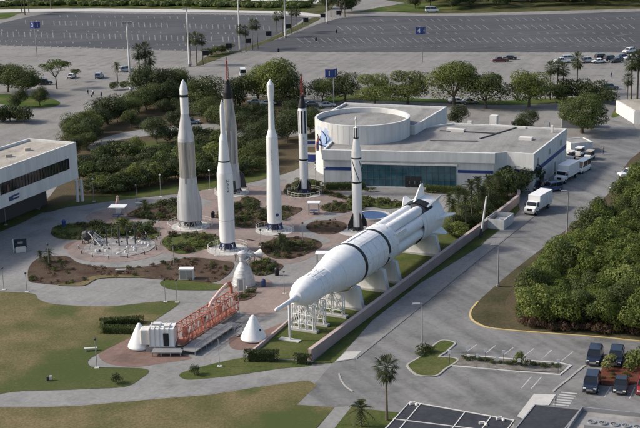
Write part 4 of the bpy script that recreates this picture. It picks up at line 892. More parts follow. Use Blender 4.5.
capsule(140.5, 347.5, 'white conical space capsule docked to the cabin of the orange access arm', 1.75, 3.7)
c2 = bpy.data.objects['space_capsule']
p = G(237, 336); rl = thing('steps', 'small grey railed steps on the left side of the lone white capsule', 'steps', (p.x, p.y, 0), .3)
mb = MB()
for i in range(3): mb.box((i * .35, 0, .2 + .2 * i), (.35, 1.1, .08))
mb.build('tread', 'grey_metal', rl); mb = MB()
for y in (-.55, .55):
    mb.cone((-.2, y, 1.0), (1.0, y, 1.6), .03, .03, 5)
    for x, z in ((-.2, 1.0), (.4, 1.3), (1.0, 1.6)): mb.cone((x, y, 0), (x, y, z), .03, .03, 5)
mb.build('handrail', 'grey_metal', rl)
t = thing('rocket_engine', 'pale metal bell shaped rocket engine standing bell down on the plaza', 'engine', (EC[0], EC[1], 0))
mb = MB(); mb.lathe([(1.85, .1), (1.82, .5), (1.62, 1.6), (1.25, 2.7), (.72, 3.6), (.52, 3.95)], 36)
mb.build('bell', 'pale_steel', t); mb = MB()
for z, r in ((.5, 1.86), (1.1, 1.76), (1.7, 1.62), (2.3, 1.43), (2.8, 1.24), (3.2, 1.0)): mb.lathe([(r - .02, z - .04), (r + .015, z), (r - .02, z + .04)], 32, cap=False)
mb.build('hoop', 'pale_steel', t); mb = MB(); mb.lathe([(.5, 3.95), (.62, 4.2), (.62, 4.9), (.8, 5.0), (.8, 5.5), (.3, 5.8)], 20)
mb.build('combustion_chamber', 'pale_steel', t); mb = MB()
mb.tube([(.6, -.3, 5.2), (1.2, -.5, 5.0), (1.3, -.4, 4.2), (.8, -.3, 3.5)], .16, 8); mb.tube([(-.6, -.3, 5.3), (-1.2, .1, 5.2), (-1.1, .2, 4.2), (-.6, .1, 3.9)], .2, 8); mb.tube([(-.3, -.7, 4.4), (.4, -.9, 4.3), (.9, -.5, 4.6)], .22, 8)
mb.lathe([(.4, -.5), (.4, .5)], 14, 0, Matrix.Translation((.95, .5, 4.6))); mb.build('turbopump', 'chrome', t); mb = MB()
for a in range(6): mb.cone((1.8 * math.cos(a), 1.8 * math.sin(a), .5), (2.3 * math.cos(a), 2.3 * math.sin(a), 0), .06, .06, 5)
mb.build('strut', 'pole_white', t)
p = G(241.5, 297); sp = thing('sign_panel', 'tall pale two legged information board in front of the bell shaped engine', 'sign', (p.x, p.y, 0), -.1)
MB().box((0, 0, 2.0), (1.1, .12, 1.8)).build('panel', 'grey_metal', sp)
for x in (-.42, .42): MB().box((x, 0, 1.45), (.14, .16, 2.9)).build('leg', 'pole_white', sp)
p = G(253, 262); t = thing('rocket_engine', 'small tangled white engine lying on a low stand at the foot of the lettered rocket', 'engine', (p.x, p.y, 0), .5)
mt = Matrix.Translation((0, 0, 1.2)) @ Matrix.Rotation(R(90), 4, 'Y'); MB().lathe([(.25, -1.0), (.35, -.4), (.3, .1), (.5, .7), (.85, 1.5), (.8, 1.5), (.3, .3)], 20, 0, mt, cap=False).build('bell', 'pole_white', t)
mb = MB(); mb.tube([(-.8, .5, 1.4), (-.2, .6, 1.9), (.5, .4, 1.6)], .12, 7); mb.tube([(-.9, -.4, 1.3), (-.3, -.6, 1.8), (.4, -.5, 1.3)], .14, 7); mb.build('pipe', 'chrome', t)
mb = MB(); 
for x in (-.6, .5):
    for y in (-.4, .4): mb.cone((x, y, 0), (x * .8, y * .5, 1.0), .06, .06, 5)
mb.build('stand', 'stand_blue', t)
# splash fountain
fo = thing('splash_fountain', 'splash pad with ring of dark and pale poles around a white deck', 'fountain', (*FC, 0))
MB().cone((0, 0, .06), (0, 0, .16), 6.3, 6.3, 48).build('deck', 'deck_paint', fo)
for x, h in ((-2.3, 3.6), (-.2, 3.9), (1.2, 3.8), (2.7, 4.1)):
    MB().cone((x, .6 + .4 * math.sin(x), .16), (x, .6 + .4 * math.sin(x), h), .14, .13, 10).build('pillar', 'dark_grey', fo)
for i in range(22):
    a = 2 * math.pi * i / 22; r = 5.4; q = 2.2 + .8 * math.sin(i * 2.1)
    mb = MB(); mb.tube([(r * math.cos(a), r * math.sin(a), .16), (r * .93 * math.cos(a), r * .93 * math.sin(a), q * .6), (r * .8 * math.cos(a), r * .8 * math.sin(a), q)], [.05, .04, .03], 5); mb.build('spray_pole', 'grey_metal', fo)
for i in range(26):
    a = rnd.random() * 6.28; r = 1.5 + rnd.random() * 4.2; MB().cone((r * math.cos(a), r * math.sin(a), .16), (r * math.cos(a), r * math.sin(a), .3 + .25 * rnd.random()), .22, .16, 8).build('nozzle', rnd.choice(('white', 'white', 'dark_grey')), fo)
for i in range(14):
    a = 2 * math.pi * i / 14 + .1; b = thing('bollard', 'small dark bollard on the rim of the splash pad', 'bollard', (FC[0] + 7.2 * math.cos(a), FC[1] + 7.2 * math.sin(a), 0), 0, 'bollards round the splash pad')
    MB().cone((0, 0, 0), (0, 0, .7), .09, .08, 8).build('post', 'dark_grey', b); MB().cone((0, 0, .7), (0, 0, .82), .15, .05, 8).build('cap', 'grey_metal', b)
# dark spacecraft model beside the fountain
p = G(89, 243); t = thing('spacecraft_model', 'dark spacecraft engine model with pale struts beside the splash pad', 'sculpture', (p.x, p.y, 0), -.4)
mt = Matrix.Translation((0, 0, 1.6)) @ Matrix.Rotation(R(62), 4, 'Y') @ Matrix.Scale(.72, 4)
MB().lathe([(1.0, -1.4), (1.35, -1.0), (1.3, .2), (.8, .6), (.75, 1.2), (.4, 1.6)], 9, 0, mt, smooth=False).build('hull', 'dark_grey', t); MB().lathe([(.42, -1.9), (.9, -1.42), (.3, -1.42)], 18, 0, mt).build('bell', 'pale_steel', t)
mb = MB()
for y in (-1.2, 0, 1.2):
    mb.cone((.4, y * .5, 2.2), (3.2, y, .1), .09, .09, 6); mb.cone((1.0, y * .5, 1.6), (2.0, y, .1), .07, .07, 6)
mb.cone((3.0, -1.2, .2), (3.0, 1.2, .2), .07, .07, 6); mb.cone((2.2, -.8, 1.0), (2.2, .8, 1.0), .07, .07, 6); mb.build('strut', 'pole_white', t)
mb = MB()
for x, y in ((-.9, -.8), (-.9, .8), (.5, -.9), (.5, .9)): mb.cone((x, y, 0), (x * .7, y * .7, 1.2), .1, .1, 6)
mb.build('stand', 'dark_grey', t)
# kiosk / picnic shelters
def shelter(px, py, label, w=3.0, tall=True):
    p = G(px, py); t = thing('shade_table', label, 'table shelter', (p.x, p.y, 0), -.1)
    MB().box((0, 0, 2.35), (w, w * .8, .12)).build('roof', 'white', t)
    for x in (-w * .4, w * .4):
        for y in (-w * .3, w * .3): MB().cone((x, y, 0), (x, y, 2.3), .06, .06, 6).build('post', 'grey_metal', t)
    MB().box((0, 0, .75), (w * .6, .8, .08)).build('tabletop', 'stand_blue', t)
    for y in (-.75, .75): MB().box((0, y, .45), (w * .6, .3, .06)).build('bench', 'stand_blue', t)
    mb = MB(); mb.box((0, 0, .36), (.12, 1.4, .7)); mb.build('trestle', 'grey_metal', t)
    return t
shelter(118.5, 218, 'white roofed kiosk shelter on the small pink circle behind the splash pad', 3.2)
k = G(118.5, 213); st = thing('sculpture', 'small tan and dark figure standing behind the white roofed kiosk', 'sculpture', (k.x, k.y, 0)); MB().box((0, 0, .5), (.9, .9, 1.0)).build('plinth', 'pole_white', st)
mb = MB(); mb.tube([(-.3, 0, 1.0), (-.25, 0, 1.9), (0, 0, 2.4), (0, 0, 3.0)], [.2, .25, .4, .2], 8); mb.tube([(.3, 0, 1.0), (.25, 0, 1.9), (0, 0, 2.4)], [.2, .22, .3], 8); mb.tube([(0, 0, 3.0), (.05, 0, 3.3), (0, 0, 3.55)], [.15, .24, .1], 8); mb.build('figure', 'pale_pink', st)
shelter(314, 214, 'white roofed picnic table beside the mound near the small rocket', 2.4); shelter(323, 266, 'white roofed picnic table half hidden by the lying rocket', 2.4)
p = G(21, 252); t = thing('display_board', 'tilted dark display board on a pale base standing on the left path', 'sign', (p.x, p.y, 0), .25)
mb = MB(); mb.box((0, 0, .55), (1.7, .9, 1.1)); mb.build('base', 'pole_white', t); mb = MB(); mb.add([(-1.1, -.45, .95), (1.1, -.45, .95), (1.1, .35, 2.3), (-1.1, .35, 2.3), (-1.1, -.3, .9), (1.1, -.3, .9), (1.1, .5, 2.2), (-1.1, .5, 2.2)], [(0, 1, 2, 3), (7, 6, 5, 4), (0, 4, 5, 1), (1, 5, 6, 2), (2, 6, 7, 3), (3, 7, 4, 0)]); mb.build('panel', 'black', t)
mb = MB(); mb.box((0, -.06, 1.66), (.9, .04, .5)); mb.v = [(x, y - .0, z) for x, y, z in mb.v]; mb.build('picture', 'grey_metal', t); MB().box((-1.2, 0, 1.2), (.12, .7, 2.4)).build('side_board', 'pole_white', t)
p = G(187, 279); t = thing('utility_cabinet', 'pale grey utility cabinet standing on the wide mulch bed', 'cabinet', (p.x, p.y, 0), -.08)
MB().box((0, 0, .95), (2.3, 1.3, 1.7)).build('body', 'pole_white', t, bevel=.04); MB().box((0, 0, .06), (2.6, 1.6, .12)).build('plinth', 'concrete', t); MB().box((0, 0, 1.84), (2.4, 1.4, .08)).build('lid', 'white', t)
for x in (-.55, .55): MB().box((x, -.66, .95), (.98, .03, 1.5)).build('door', 'grey_metal', t)
def bench(px, py, rz, label):
    p = G(px, py); t = thing('bench', label, 'bench', (p.x, p.y, 0), rz)
    MB().box((0, 0, .45), (1.8, .5, .1)).build('seat', 'white_concrete', t)
    for x in (-.7, .7): MB().box((x, 0, .2), (.15, .42, .4)).build('leg', 'white_concrete', t)
bench(91, 351, .1, 'pale slab bench on the dry lawn beside the path corner'); bench(121, 272, 0, 'pale slab bench among the shrubs below the splash pad'); bench(140, 205, .1, 'pale slab bench on the far path behind the kiosk')
def bin_(px, py, m, label):
    p = G(px, py); t = thing('litter_bin', label, 'bin', (p.x, p.y, 0)); MB().cone((0, 0, 0), (0, 0, 1.0), .34, .38, 14).build('body', m, t); MB().lathe([(.40, 1.0), (.38, 1.15), (.2, 1.35), (.05, 1.4)], 14).build('lid', m, t)
bin_(263.5, 287, 'stand_blue', 'dark blue litter bin, nearer of the two right of the bell engine'); bin_(277, 275.5, 'black', 'dark litter bin, farther of the two right of the bell engine'); bin_(213, 218, 'black', 'black litter bin behind the foot of the silver rocket'); bin_(64, 226.5, 'blue_paint', 'bright blue recycling bin on the path left of the splash pad')
bin_(278.5, 52, 'black', 'tiny black bin at the edge of the two dark lots'); bin_(336.5, 33, 'black', 'tiny black bin out on the right dark lot'); bin_(316, 41, 'black', 'tiny black bin near the slanted median of the dark lots')
# ------------------------------------------------------------------ VEHICLES
def car_meshes(kind):
    """kind -> (L, W, profile of lower body, greenhouse) as part list [(name, material slot, MB)]"""
    L, W, H, hood, belt = {'sedan': (4.7, 1.8, 1.45, .75, .95), 'suv': (4.8, 1.95, 1.82, 1.0, 1.1), 'pickup': (5.5, 1.95, 1.8, 1.02, 1.1), 'van': (5.8, 2.1, 2.5, 1.2, 1.3)}[kind]
    hl = L / 2; b = MB(); w = W / 2
    def loft(stations, m=0):      # stations: (x, half width, z0, z1)
        vs = []
        for x, hw, z0, z1 in stations: vs += [(x, -hw, z0), (x, -hw * 1.0, (z0 + z1) / 2), (x, -hw * .94, z1), (x, hw * .94, z1), (x, hw, (z0 + z1) / 2), (x, hw, z0)]
        k = 6; fs = []
        for i in range(len(stations) - 1):
            for j in range(k): fs.append((i * k + j, i * k + (j + 1) % k, (i + 1) * k + (j + 1) % k, (i + 1) * k + j))
        fs += [tuple(range(k))[::-1], tuple(range((len(stations) - 1) * k, len(stations) * k))]; return vs, [f[::-1] for f in fs]
    b.add(*loft([(-hl, w * .88, .38, belt * .92), (-hl + .12, w * .97, .28, belt), (-hl + 1.0, w, .25, belt), (hl * .25, w, .25, belt), (hl * .45, w, .25, belt * .97), (hl - .35, w * .95, .28, hood), (hl, w * .82, .38, hood * .82)]))
    if kind == 'sedan': xs = [(-hl + .75, .0), (-hl + 1.5, 1), (.35, 1), (hl - 1.35, .0)]
    elif kind == 'suv': xs = [(-hl + .1, .0), (-hl + .5, 1), (.45, 1), (hl - 1.35, .0)]
    elif kind == 'van': xs = [(-hl + .05, .0), (-hl + .2, 1), (hl - 1.6, 1), (hl - .75, .0)]
    else: xs = [(-.55, .0), (-.35, 1), (.75, 1), (hl - 1.35, .0)]
    g = MB(); z0, z1 = belt - .02, H - .07; vs = []
    for x, t in xs:
        hw = w * (.93 if t == 0 else .78); z = z0 + (z1 - z0) * t; vs += [(x, -hw, z), (x, hw, z)]
    vs += [(xs[1][0], -w * .93, z0), (xs[1][0], w * .93, z0), (xs[2][0], -w * .93, z0), (xs[2][0], w * .93, z0)]
    g.add(vs, [(0, 2, 3, 1)[::-1], (4, 6, 7, 5)[::-1], (0, 8, 2)[::-1][::-1], (1, 3, 9), (2, 8, 10, 4), (3, 5, 11, 9), (4, 10, 6), (5, 7, 11), (2, 4, 5, 3)])
    r = MB(); x0, x1 = xs[1][0], xs[2][0]; rw = w * .80
    r.box(((x0 + x1) / 2, 0, H - .045), (x1 - x0 + .14, rw * 2, .09), 0, 0, .94)
    for sx in (-1, 1):                      # pillars
        for (xa, ta), (xb, tb) in ((xs[0], xs[1]), (xs[2], xs[3])):
            r.cone((xa, sx * w * .925, z0), (xb, sx * w * .785, z1), .05, .05, 4, 0, False) if ta == 0 else r.cone((xa, sx * w * .785, z1), (xb, sx * w * .925, z0), .05, .05, 4, 0, False)
        r.cone(((x0 + x1) / 2, sx * w * .94, z0), ((x0 + x1) / 2, sx * w * .79, z1), .05, .05, 4, 0, False)
    wh = []
    for x in (-hl + .85, hl - .9):
        for y in (-w + .08, w - .08):
            t = MB(); t.cone((x, y - .11, .33), (x, y + .11, .33), .33, .33, 14, 0); sgn = 1 if y > 0 else -1
            rim = MB(); rim.cone((x, y + sgn * .105, .33), (x, y + sgn * .125, .33), .2, .18, 10); wh.append((t, rim))
    hlm = [MB().box((hl - .12, s * w * .66, hood * .80), (.22, .36, .16)) for s in (-1, 1)]
    tl = [MB().box((-hl + .02, s * w * .72, belt * .8), (.1, .24, .22)) for s in (-1, 1)]
    bed = None
    if kind == 'pickup': bed = MB(); bed.box((-hl + 1.15, 0, belt + .004), (1.9, W * .78, .008))
    bump = [MB().box((hl - .02, 0, .42), (.1, W * .78, .16)), MB().box((-hl + .02, 0, .45), (.1, W * .8, .16))]
    plate = MB(); plate.box((hl + .0, 0, hood * .62), (.06, W * .42, .2))
    return dict(body=b, glass=g, roof=r, wheels=wh, head=hlm, tail=tl, bed=bed, bump=bump, grille=plate)
CM = {}
def car(kind, paint, px, py, head, label, group=None, m_=None, dz=.06):
    """head: heading angle of the bonnet, degrees from +X"""
    if kind not in CM:
        d = car_meshes(kind); CM[kind] = d
    d = CM[kind]; p = G(px, py) if m_ is None else Vector(m_)
    t = thing('parked_car' if kind in ('sedan', 'suv') else ('pickup_truck' if kind == 'pickup' else 'van'), label, 'car' if kind in ('sedan', 'suv') else kind, (p.x, p.y, dz), R(head), group)
    key = kind + paint
    if key not in CM:
        CM[key] = dict(body=d['body'].mesh('body', paint), roof=d['roof'].mesh('roof', paint))
    if kind + '_m' not in CM:
        CM[kind + '_m'] = dict(glass=d['glass'].mesh('window_glass', 'glass_dark'), wheels=[(a.mesh('wheel', 'rubber'), b.mesh('rim', 'chrome')) for a, b in d['wheels']], head=[h.mesh('headlight', 'lamp_glass') for h in d['head']], tail=[h.mesh('tail_light', 'tail_red') for h in d['tail']], bed=d['bed'].mesh('load_bed', 'dark_grey') if d['bed'] else None, bump=[q.mesh('bumper', 'dark_grey') for q in d['bump']], grille=d['grille'].mesh('grille', 'chrome'))
    def put(name, me, par):
        o = bpy.data.objects.new(name, me); COL.objects.link(o); o.parent = par; return o
    mm = CM[kind + '_m']; bo = put('body', CM[key]['body'], t)
    bv = bo.modifiers.new('bevel', 'BEVEL'); bv.width = .07; bv.segments = 2
    put('window_glass', mm['glass'], t); put('roof', CM[key]['roof'], t); [put('bumper', q, t) for q in mm['bump']]; put('grille', mm['grille'], t)
    for a, b in mm['wheels']: w_ = put('wheel', a, t); put('rim', b, w_)
    for a in mm['head']: put('headlight', a, t)
    for a in mm['tail']: put('tail_light', a, t)
    if mm['bed']: put('load_bed', mm['bed'], t)
    return t
for nm, c in (('paint_white', (.72, .72, .71)), ('paint_silver', (.42, .43, .45)), ('paint_navy', (.012, .017, .035)), ('paint_black', (.012, .013, .015)), ('paint_blue', (.045, .085, .18)), ('paint_maroon', (.12, .02, .018)), ('paint_grey', (.12, .125, .13)), ('paint_sky', (.20, .27, .36)), ('paint_red', (.25, .02, .02))):
    m = mat(nm, c, .28, spec=.5, metal=.25 if nm in ('paint_silver', 'paint_grey') else 0); m.node_tree.nodes['Principled BSDF'].inputs['Coat Weight'].default_value = .5
car('suv', 'paint_navy', 594.5, 361, 252, 'dark navy people carrier beside the red mulch bed, left one of the far pair'); car('suv', 'paint_navy', 616, 362, 252, 'dark navy car behind the flowering bush, right one of the far pair')
car('suv', 'paint_navy', 591.5, 388, 252, 'dark van like car with pale grille parked nearest the zebra crossing'); car('sedan', 'paint_black', 621, 389, 252, 'low black car in the near row, below the flowering bush'); car('suv', 'paint_red', 645, 391, 252, 'dark red car cut by the right edge of the picture')
# far lots
car('pickup', 'paint_maroon', 500, 62, 185, 'maroon pickup alone on the pale overflow lot'); car('sedan', 'paint_black', 509.5, 59.5, 170, 'black car parked behind the maroon pickup')
car('pickup', 'paint_white', 562, 63, 190, 'white pickup truck in the far right row of cars'); car('suv', 'paint_silver', 569, 60.5, 10, 'silver car close behind the white pickup')
row_ = [('suv', 'paint_silver', 588, 62.5, 20, 'silver car left of the dark cars in the far right row'), ('sedan', 'paint_white', 598.5, 63, 190, 'white low car in front of the dark cars in the far right row'), ('suv', 'paint_black', 602, 59, 15, 'black car at the back of the far right row'), ('suv', 'paint_navy', 611, 60.5, 20, 'dark navy car in the middle of the far right row'), ('sedan', 'paint_black', 616, 62.5, 200, 'black low car in front of the navy one in the far right row'), ('sedan', 'paint_blue', 622.5, 58.5, 190, 'blue car at the right end of the far right row'), ('suv', 'paint_white', 629, 53, 215, 'white tall car standing above the far right row'), ('sedan', 'paint_white', 631, 59.5, 190, 'white car at the right edge beyond the blue car')]
for a in row_: car(*a)
car('suv', 'paint_grey', 610, 89.5, 5, 'lone dark grey car near the palms on the right lot')
car('van', 'paint_white', 432, 12, 4, 'white delivery van on the far road beyond the dark lots')
car('van', 'paint_white', 243, 76, 95, 'white van driving between the trees behind the black capsuled rocket')
left_ = [('suv', 'paint_silver', 3, 83, 10, 'silver car at the left edge behind the trees'), ('sedan', 'paint_black', 14, 84, 10, 'black car behind the left round tree'), ('suv', 'paint_silver', 30, 84.5, 8, 'silver car between the round tree and the airy tree'), ('suv', 'paint_black', 45, 84.5, 10, 'black car right of the round tree at left'), ('sedan', 'paint_white', 72, 78, 80, 'white car facing forward right of the airy tree'), ('suv', 'paint_sky', 99.5, 78, 85, 'pale blue car standing alone left of the small palm'), ('suv', 'paint_silver', 126, 71.5, 35, 'silver car right of the small palm')]
for a in left_: car(*a)
for i, (x, y, c) in enumerate(((256, 104, 'paint_silver'), (268, 105, 'paint_white'), (312, 106, 'paint_grey'), (327, 107, 'paint_silver'), (457, 103, 'paint_white'), (470, 104, 'paint_grey'))):
    car('sedan', c, x, y, 4, ('silver car parked under the trees behind the bulb nosed rocket', 'white car parked under the trees behind the bulb nosed rocket', 'grey car behind the striped rocket, left of the 1 sign', 'silver car behind the museum, right below the 1 sign', 'white car behind the museum roof under the tall bright tree', 'grey car behind the museum roof, next to the white one')[i])
car('sedan', 'paint_sky', 191, 124, 15, 'pale blue car on the path between the hedges'); car('suv', 'paint_navy', 541.5, 190, 240, 'navy car by the shrubs behind the near box truck'); car('suv', 'paint_blue', 551, 191, 205, 'blue car beside the far side of the near box truck')
car('sedan', 'paint_navy', 617, 189, 235, 'navy car at the edge of the road thicket'); car('pickup', 'paint_white', 630.5, 177, 195, 'white pickup at the right edge above the thicket'); car('sedan', 'paint_black', 521, 125.5, 5, 'black car half under the small round tree behind the museum')
def box_truck(px, py, head, label, L=8.0):
    p = G(px, py); t = thing('box_truck', label, 'truck', (p.x, p.y, .06), R(head)); W = 2.45; cl_ = 2.0; bl = L - cl_ - .1; x0 = -L / 2
    MB().box((x0 + bl / 2, 0, 2.25), (bl, W, 2.5)).build('cargo_box', 'white', t, bevel=.05)
    mb = MB()
    for i in range(9):
        for s in (-1, 1): mb.box((x0 + .2 + (bl - .4) * i / 8, s * (W / 2 + .012), 2.25), (.05, .024, 2.4))
    mb.box((x0 + bl / 2, 0, 1.02), (bl, W * 1.01, .08)); mb.build('trim', 'pole_white', t)
    xc = x0 + bl + .1; mb = MB()
    prof = [(xc, .65), (xc + cl_, .65), (xc + cl_, 1.45), (xc + cl_ * .55, 1.62), (xc + cl_ * .42, 2.45), (xc, 2.5)]
    n = len(prof); vs = [(x, y, z) for y in (-W * .44, W * .44) for x, z in prof]; mb.add(vs, [tuple(range(n)), tuple(range(n, 2 * n))[::-1]] + [(i, n + i, n + (i + 1) % n, (i + 1) % n) for i in range(n)])
    mb.build('cab', 'white', t, bevel=.06)
    mb = MB(); a, b = prof[3], prof[4]; k = .03; q = [(a[0] - (a[0] - b[0]) * .1 + k, 1.70), (b[0] + (a[0] - b[0]) * .08 + k, 2.38)]
    mb.add([(q[0][0], -W * .40, q[0][1]), (q[0][0], W * .40, q[0][1]), (q[1][0], W * .38, q[1][1]), (q[1][0], -W * .38, q[1][1])], [(0, 1, 2, 3)]); mb.build('windscreen', 'glass_dark', t)
    for s in (-1, 1):
        mb = MB(); y = s * (W * .44 + .01); mb.add([(xc + .2, y, 1.6), (xc + cl_ * .5, y, 1.62), (xc + cl_ * .40, y, 2.3), (xc + .2, y, 2.3)], [(0, 1, 2, 3)]); mb.build('side_window', 'glass_dark', t)
        MB().box((xc + cl_ + .02, s * W * .33, 1.05), (.06, .3, .22)).build('headlight', 'lamp_glass', t)
        mb = MB(); mb.box((xc + cl_ * .5, s * W * .56, 1.85), (.1, .2, .4)); mb.build('mirror', 'black', t)
    MB().box((xc + cl_ + .03, 0, 1.1), (.05, W * .38, .45)).build('grille', 'black', t); MB().box((xc + cl_ + .06, 0, .62), (.2, W * .84, .3)).build('bumper', 'grey_metal', t)
    MB().box((-.3, 0, .75), (L - 1.2, .9, .25)).build('chassis', 'black', t)
    for x in (x0 + 1.5, xc + cl_ * .62):
        for y in (-W * .40, W * .40):
            w_ = MB().cone((x, y - .16, .46), (x, y + .16, .46), .46, .46, 16).build('wheel', 'rubber', t); s = 1 if y > 0 else -1
            MB().cone((x, y + s * .155, .46), (x, y + s * .18, .46), .24, .22, 12).build('rim', 'chrome', w_)
    return t
hd = 237
box_truck(538, 211, hd, 'white box truck nearest on the service road, cab towards the viewer'); box_truck(566.5, 180, hd, 'white box truck farther up, between the museum wall and the road'); car('van', 'paint_white', 582, 171.5, hd, 'white van mostly hidden behind the farther box truck')
def utility(px, py, head, label, roof):
    p = G(px, py); t = thing('utility_cart', label, 'cart', (p.x, p.y, .06), R(head))
    mb = MB(); mb.box((0, 0, .62), (3.2, 1.5, .4)); mb.box((1.3, 0, .95), (.7, 1.4, .5)); mb.build('body', 'white', t, bevel=.05); MB().box((-.1, 0, 1.95), (2.4, 1.5, .1)).build('roof', roof, t)
    mb = MB()
    for x in (-1.2, 1.0):
        for y in (-.68, .68): mb.cone((x, y, .8), (x * .95, y, 1.9), .04, .04, 5)
    mb.build('post', 'dark_grey', t); MB().box((-.2, 0, 1.0), (.5, 1.2, .5)).build('seat', 'black', t); MB().box((-1.2, 0, 1.1), (.8, 1.3, .6)).build('load', 'dark_grey', t)
    for x in (-1.1, 1.1):
        for y in (-.7, .7): MB().cone((x, y - .1, .3), (x, y + .1, .3), .3, .3, 12).build('wheel', 'rubber', t)
utility(570, 160, 240, 'loaded utility cart left in the row behind the box trucks', 'pole_white'); utility(579.5, 156, 240, 'white roofed utility cart in the middle of the row behind the box trucks', 'white'); utility(589.5, 159.5, 240, 'utility cart nearest the road in the row behind the box trucks', 'roof_tan')

# ------------------------------------------------------------------ LAMPS, SIGNS, POSTS
def tall_light(px, py, h, label):
    p = G(px, py); t = thing('light_mast', label, 'lamp post', (p.x, p.y, 0)); MB().cone((0, 0, 0), (0, 0, h), .34, .2, 10).build('pole', 'pole_white', t)
    mb = MB(); mb.cone((-1.3, 0, h - .2), (1.3, 0, h - .2), .08, .08, 6)
    mb.build('crossarm', 'grey_metal', t)
    for x in (-1.2, -.45, .45, 1.2): MB().box((x, -.2, h + .05), (.5, .7, .3)).build('lamp_head', 'grey_metal', t)
    MB().cone((0, 0, 0), (0, 0, .8), .55, .5, 12).build('footing', 'concrete', t)
tall_light(131, 91.5, 20.5, 'tall pale light mast standing before the left dark lot, leftmost of the masts'); tall_light(189.5, 66.5, 19, 'tall pale light mast beside the palm cluster above the silver rocket'); tall_light(240, 52, 19.5, 'tall pale light mast at the tip of the median between the lots')
tall_light(285.5, 38, 19, 'tall pale light mast halfway up the slanted median'); tall_light(327, 24, 19, 'tall pale light mast at the far end of the slanted median')
LM = {}
def lamp(px, py, h, label, style='garden', group=None, rz=0.0, z=0.0):
    key = (style, round(h * 2) / 2); p = G(px, py)
    if key in LM: return dup(LM[key], (p.x, p.y, z), rz, 1.0, label, group)
    h = key[1]; t = thing('street_lamp' if style == 'road' else 'garden_lamp', label, 'lamp post', (p.x, p.y, z), rz, group); LM[key] = t
    if style == 'road':
        MB().cone((0, 0, 0), (0, 0, h), .13, .09, 10).build('pole', 'grey_metal', t); MB().box((-.75, 0, h), (1.0, .45, .16)).build('lamp_head', 'grey_metal', t); MB().cone((0, 0, h - .1), (-.4, 0, h), .05, .05, 6).build('arm', 'grey_metal', t); MB().cone((0, 0, 0), (0, 0, .45), .28, .26, 12).build('footing', 'concrete', t)
    else:
        MB().cone((0, 0, 0), (0, 0, h), .055, .045, 8).build('pole', 'grey_metal', t); MB().lathe([(.06, h), (.17, h + .08), (.19, h + .26), (.06, h + .36)], 12).build('globe', 'lamp_glass' if style == 'globe' else 'dark_grey', t); MB().box((0, 0, .06), (.6, .6, .08)).build('footing', 'white_concrete', t)
    return t
lamp(422, 352.5, 6.8, 'tall road lamp on the small grass island', 'road', z=.14); lamp(498, 287, 6.8, 'road lamp on the verge in front of the thicket', 'road'); lamp(567, 234, 8, 'road lamp standing at the left edge of the thicket', 'road'); lamp(549, 149.5, 6.5, 'road lamp near the museum side wall', 'road')
for a in ((97, 368, 4.0, 'garden lamp at the path corner in front of the bench'), (219.5, 366.5, 4.0, 'garden lamp on the grass tongue left of the lone capsule'), (49, 265, 3.5, 'garden lamp at the left end of the wide mulch bed'), (27, 292, 3.0, 'garden lamp on the lawn edge at left, inner of two'), (4, 290, 3.5, 'garden lamp on the lawn edge at the far left'), (165.5, 302, 3.5, 'garden lamp left of a pair on the lawn tip'), (177, 302.5, 3.5, 'garden lamp right of a pair on the lawn tip'), (284.5, 294, 3.5, 'garden lamp in the plaza left of the lying rocket'), (239.5, 316, 3.0, 'garden lamp beside the far end of the orange arm'), (206, 338, 3.0, 'garden lamp in front of the orange arm'), (38, 203, 4.0, 'garden lamp before the office block'), (174, 266, 3.5, 'garden lamp on the mulch bed below the silver rocket'), (137, 203, 3.5, 'garden lamp by the kiosk'), (160, 240, 3.5, 'garden lamp right of the splash pad'), (303, 243, 3.5, 'garden lamp by the round mound'), (261, 247, 3.0, 'garden lamp between the two white rockets'), (216, 256, 3.0, 'garden lamp left of the lettered rocket'), (6, 225, 3.5, 'garden lamp beside the office stair tower')): lamp(*a)
for a in ((94, 201.5, 4.5, 'white globe lamp beside the office columns'), (161, 197, 4.5, 'white globe lamp on the path before the hedges'), (199, 120, 4.0, 'white globe lamp by the path behind the silver rocket'), (316, 190, 4.5, 'white globe lamp left of the museum front'), (325, 190, 4.5, 'white globe lamp at the museum corner'), (210, 190, 4.0, 'white globe lamp on the path behind the lettered rocket')): lamp(*a, style='globe')
def blue_sign(px, py, h, digit, label, s=2.25, r=(-8, 62)):
    p = G(px, py); t = thing('lot_sign', label, 'sign', (p.x, p.y, 0)); mb = MB(); mb.cone((0, 0, 0), (0, 0, h - s), .16, .13, 8); mb.build('pole', 'grey_metal', t)
    for sx, rz, dg in ((-1, R(r[0]), digit[0]), (1, R(r[1]), digit[1])):
        mb = MB(); mb.box((0, 0, 0), (s, .14, s)); 
        mb.turn(rz); off = (sx * s * .5 * math.cos(rz) * (1 if True else 1), s * .5 * abs(math.sin(rz)) * 1.0, h - s / 2); mb.move(off); pn = mb.build('panel', 'blue_paint', t)
        vs, fs = text_mesh(dg, s * .95); mb = MB(); mb.add([(v[0], -.085 - v[2], v[1]) for v in vs], fs); mb.turn(rz); mb.move(off); mb.build('digit', 'white', pn)
blue_sign(334, 105.5, 10.0, '11', 'blue lot sign with a white 1 on a post behind the rotunda'); blue_sign(422.5, 62, 11.4, '44', 'blue lot sign with a white 4 standing before the right dark lot'); blue_sign(37, 56, 11.9, '31', 'blue lot sign with white 3 and 1 on its two faces, at the left lot', 2.1, (-30, 38))
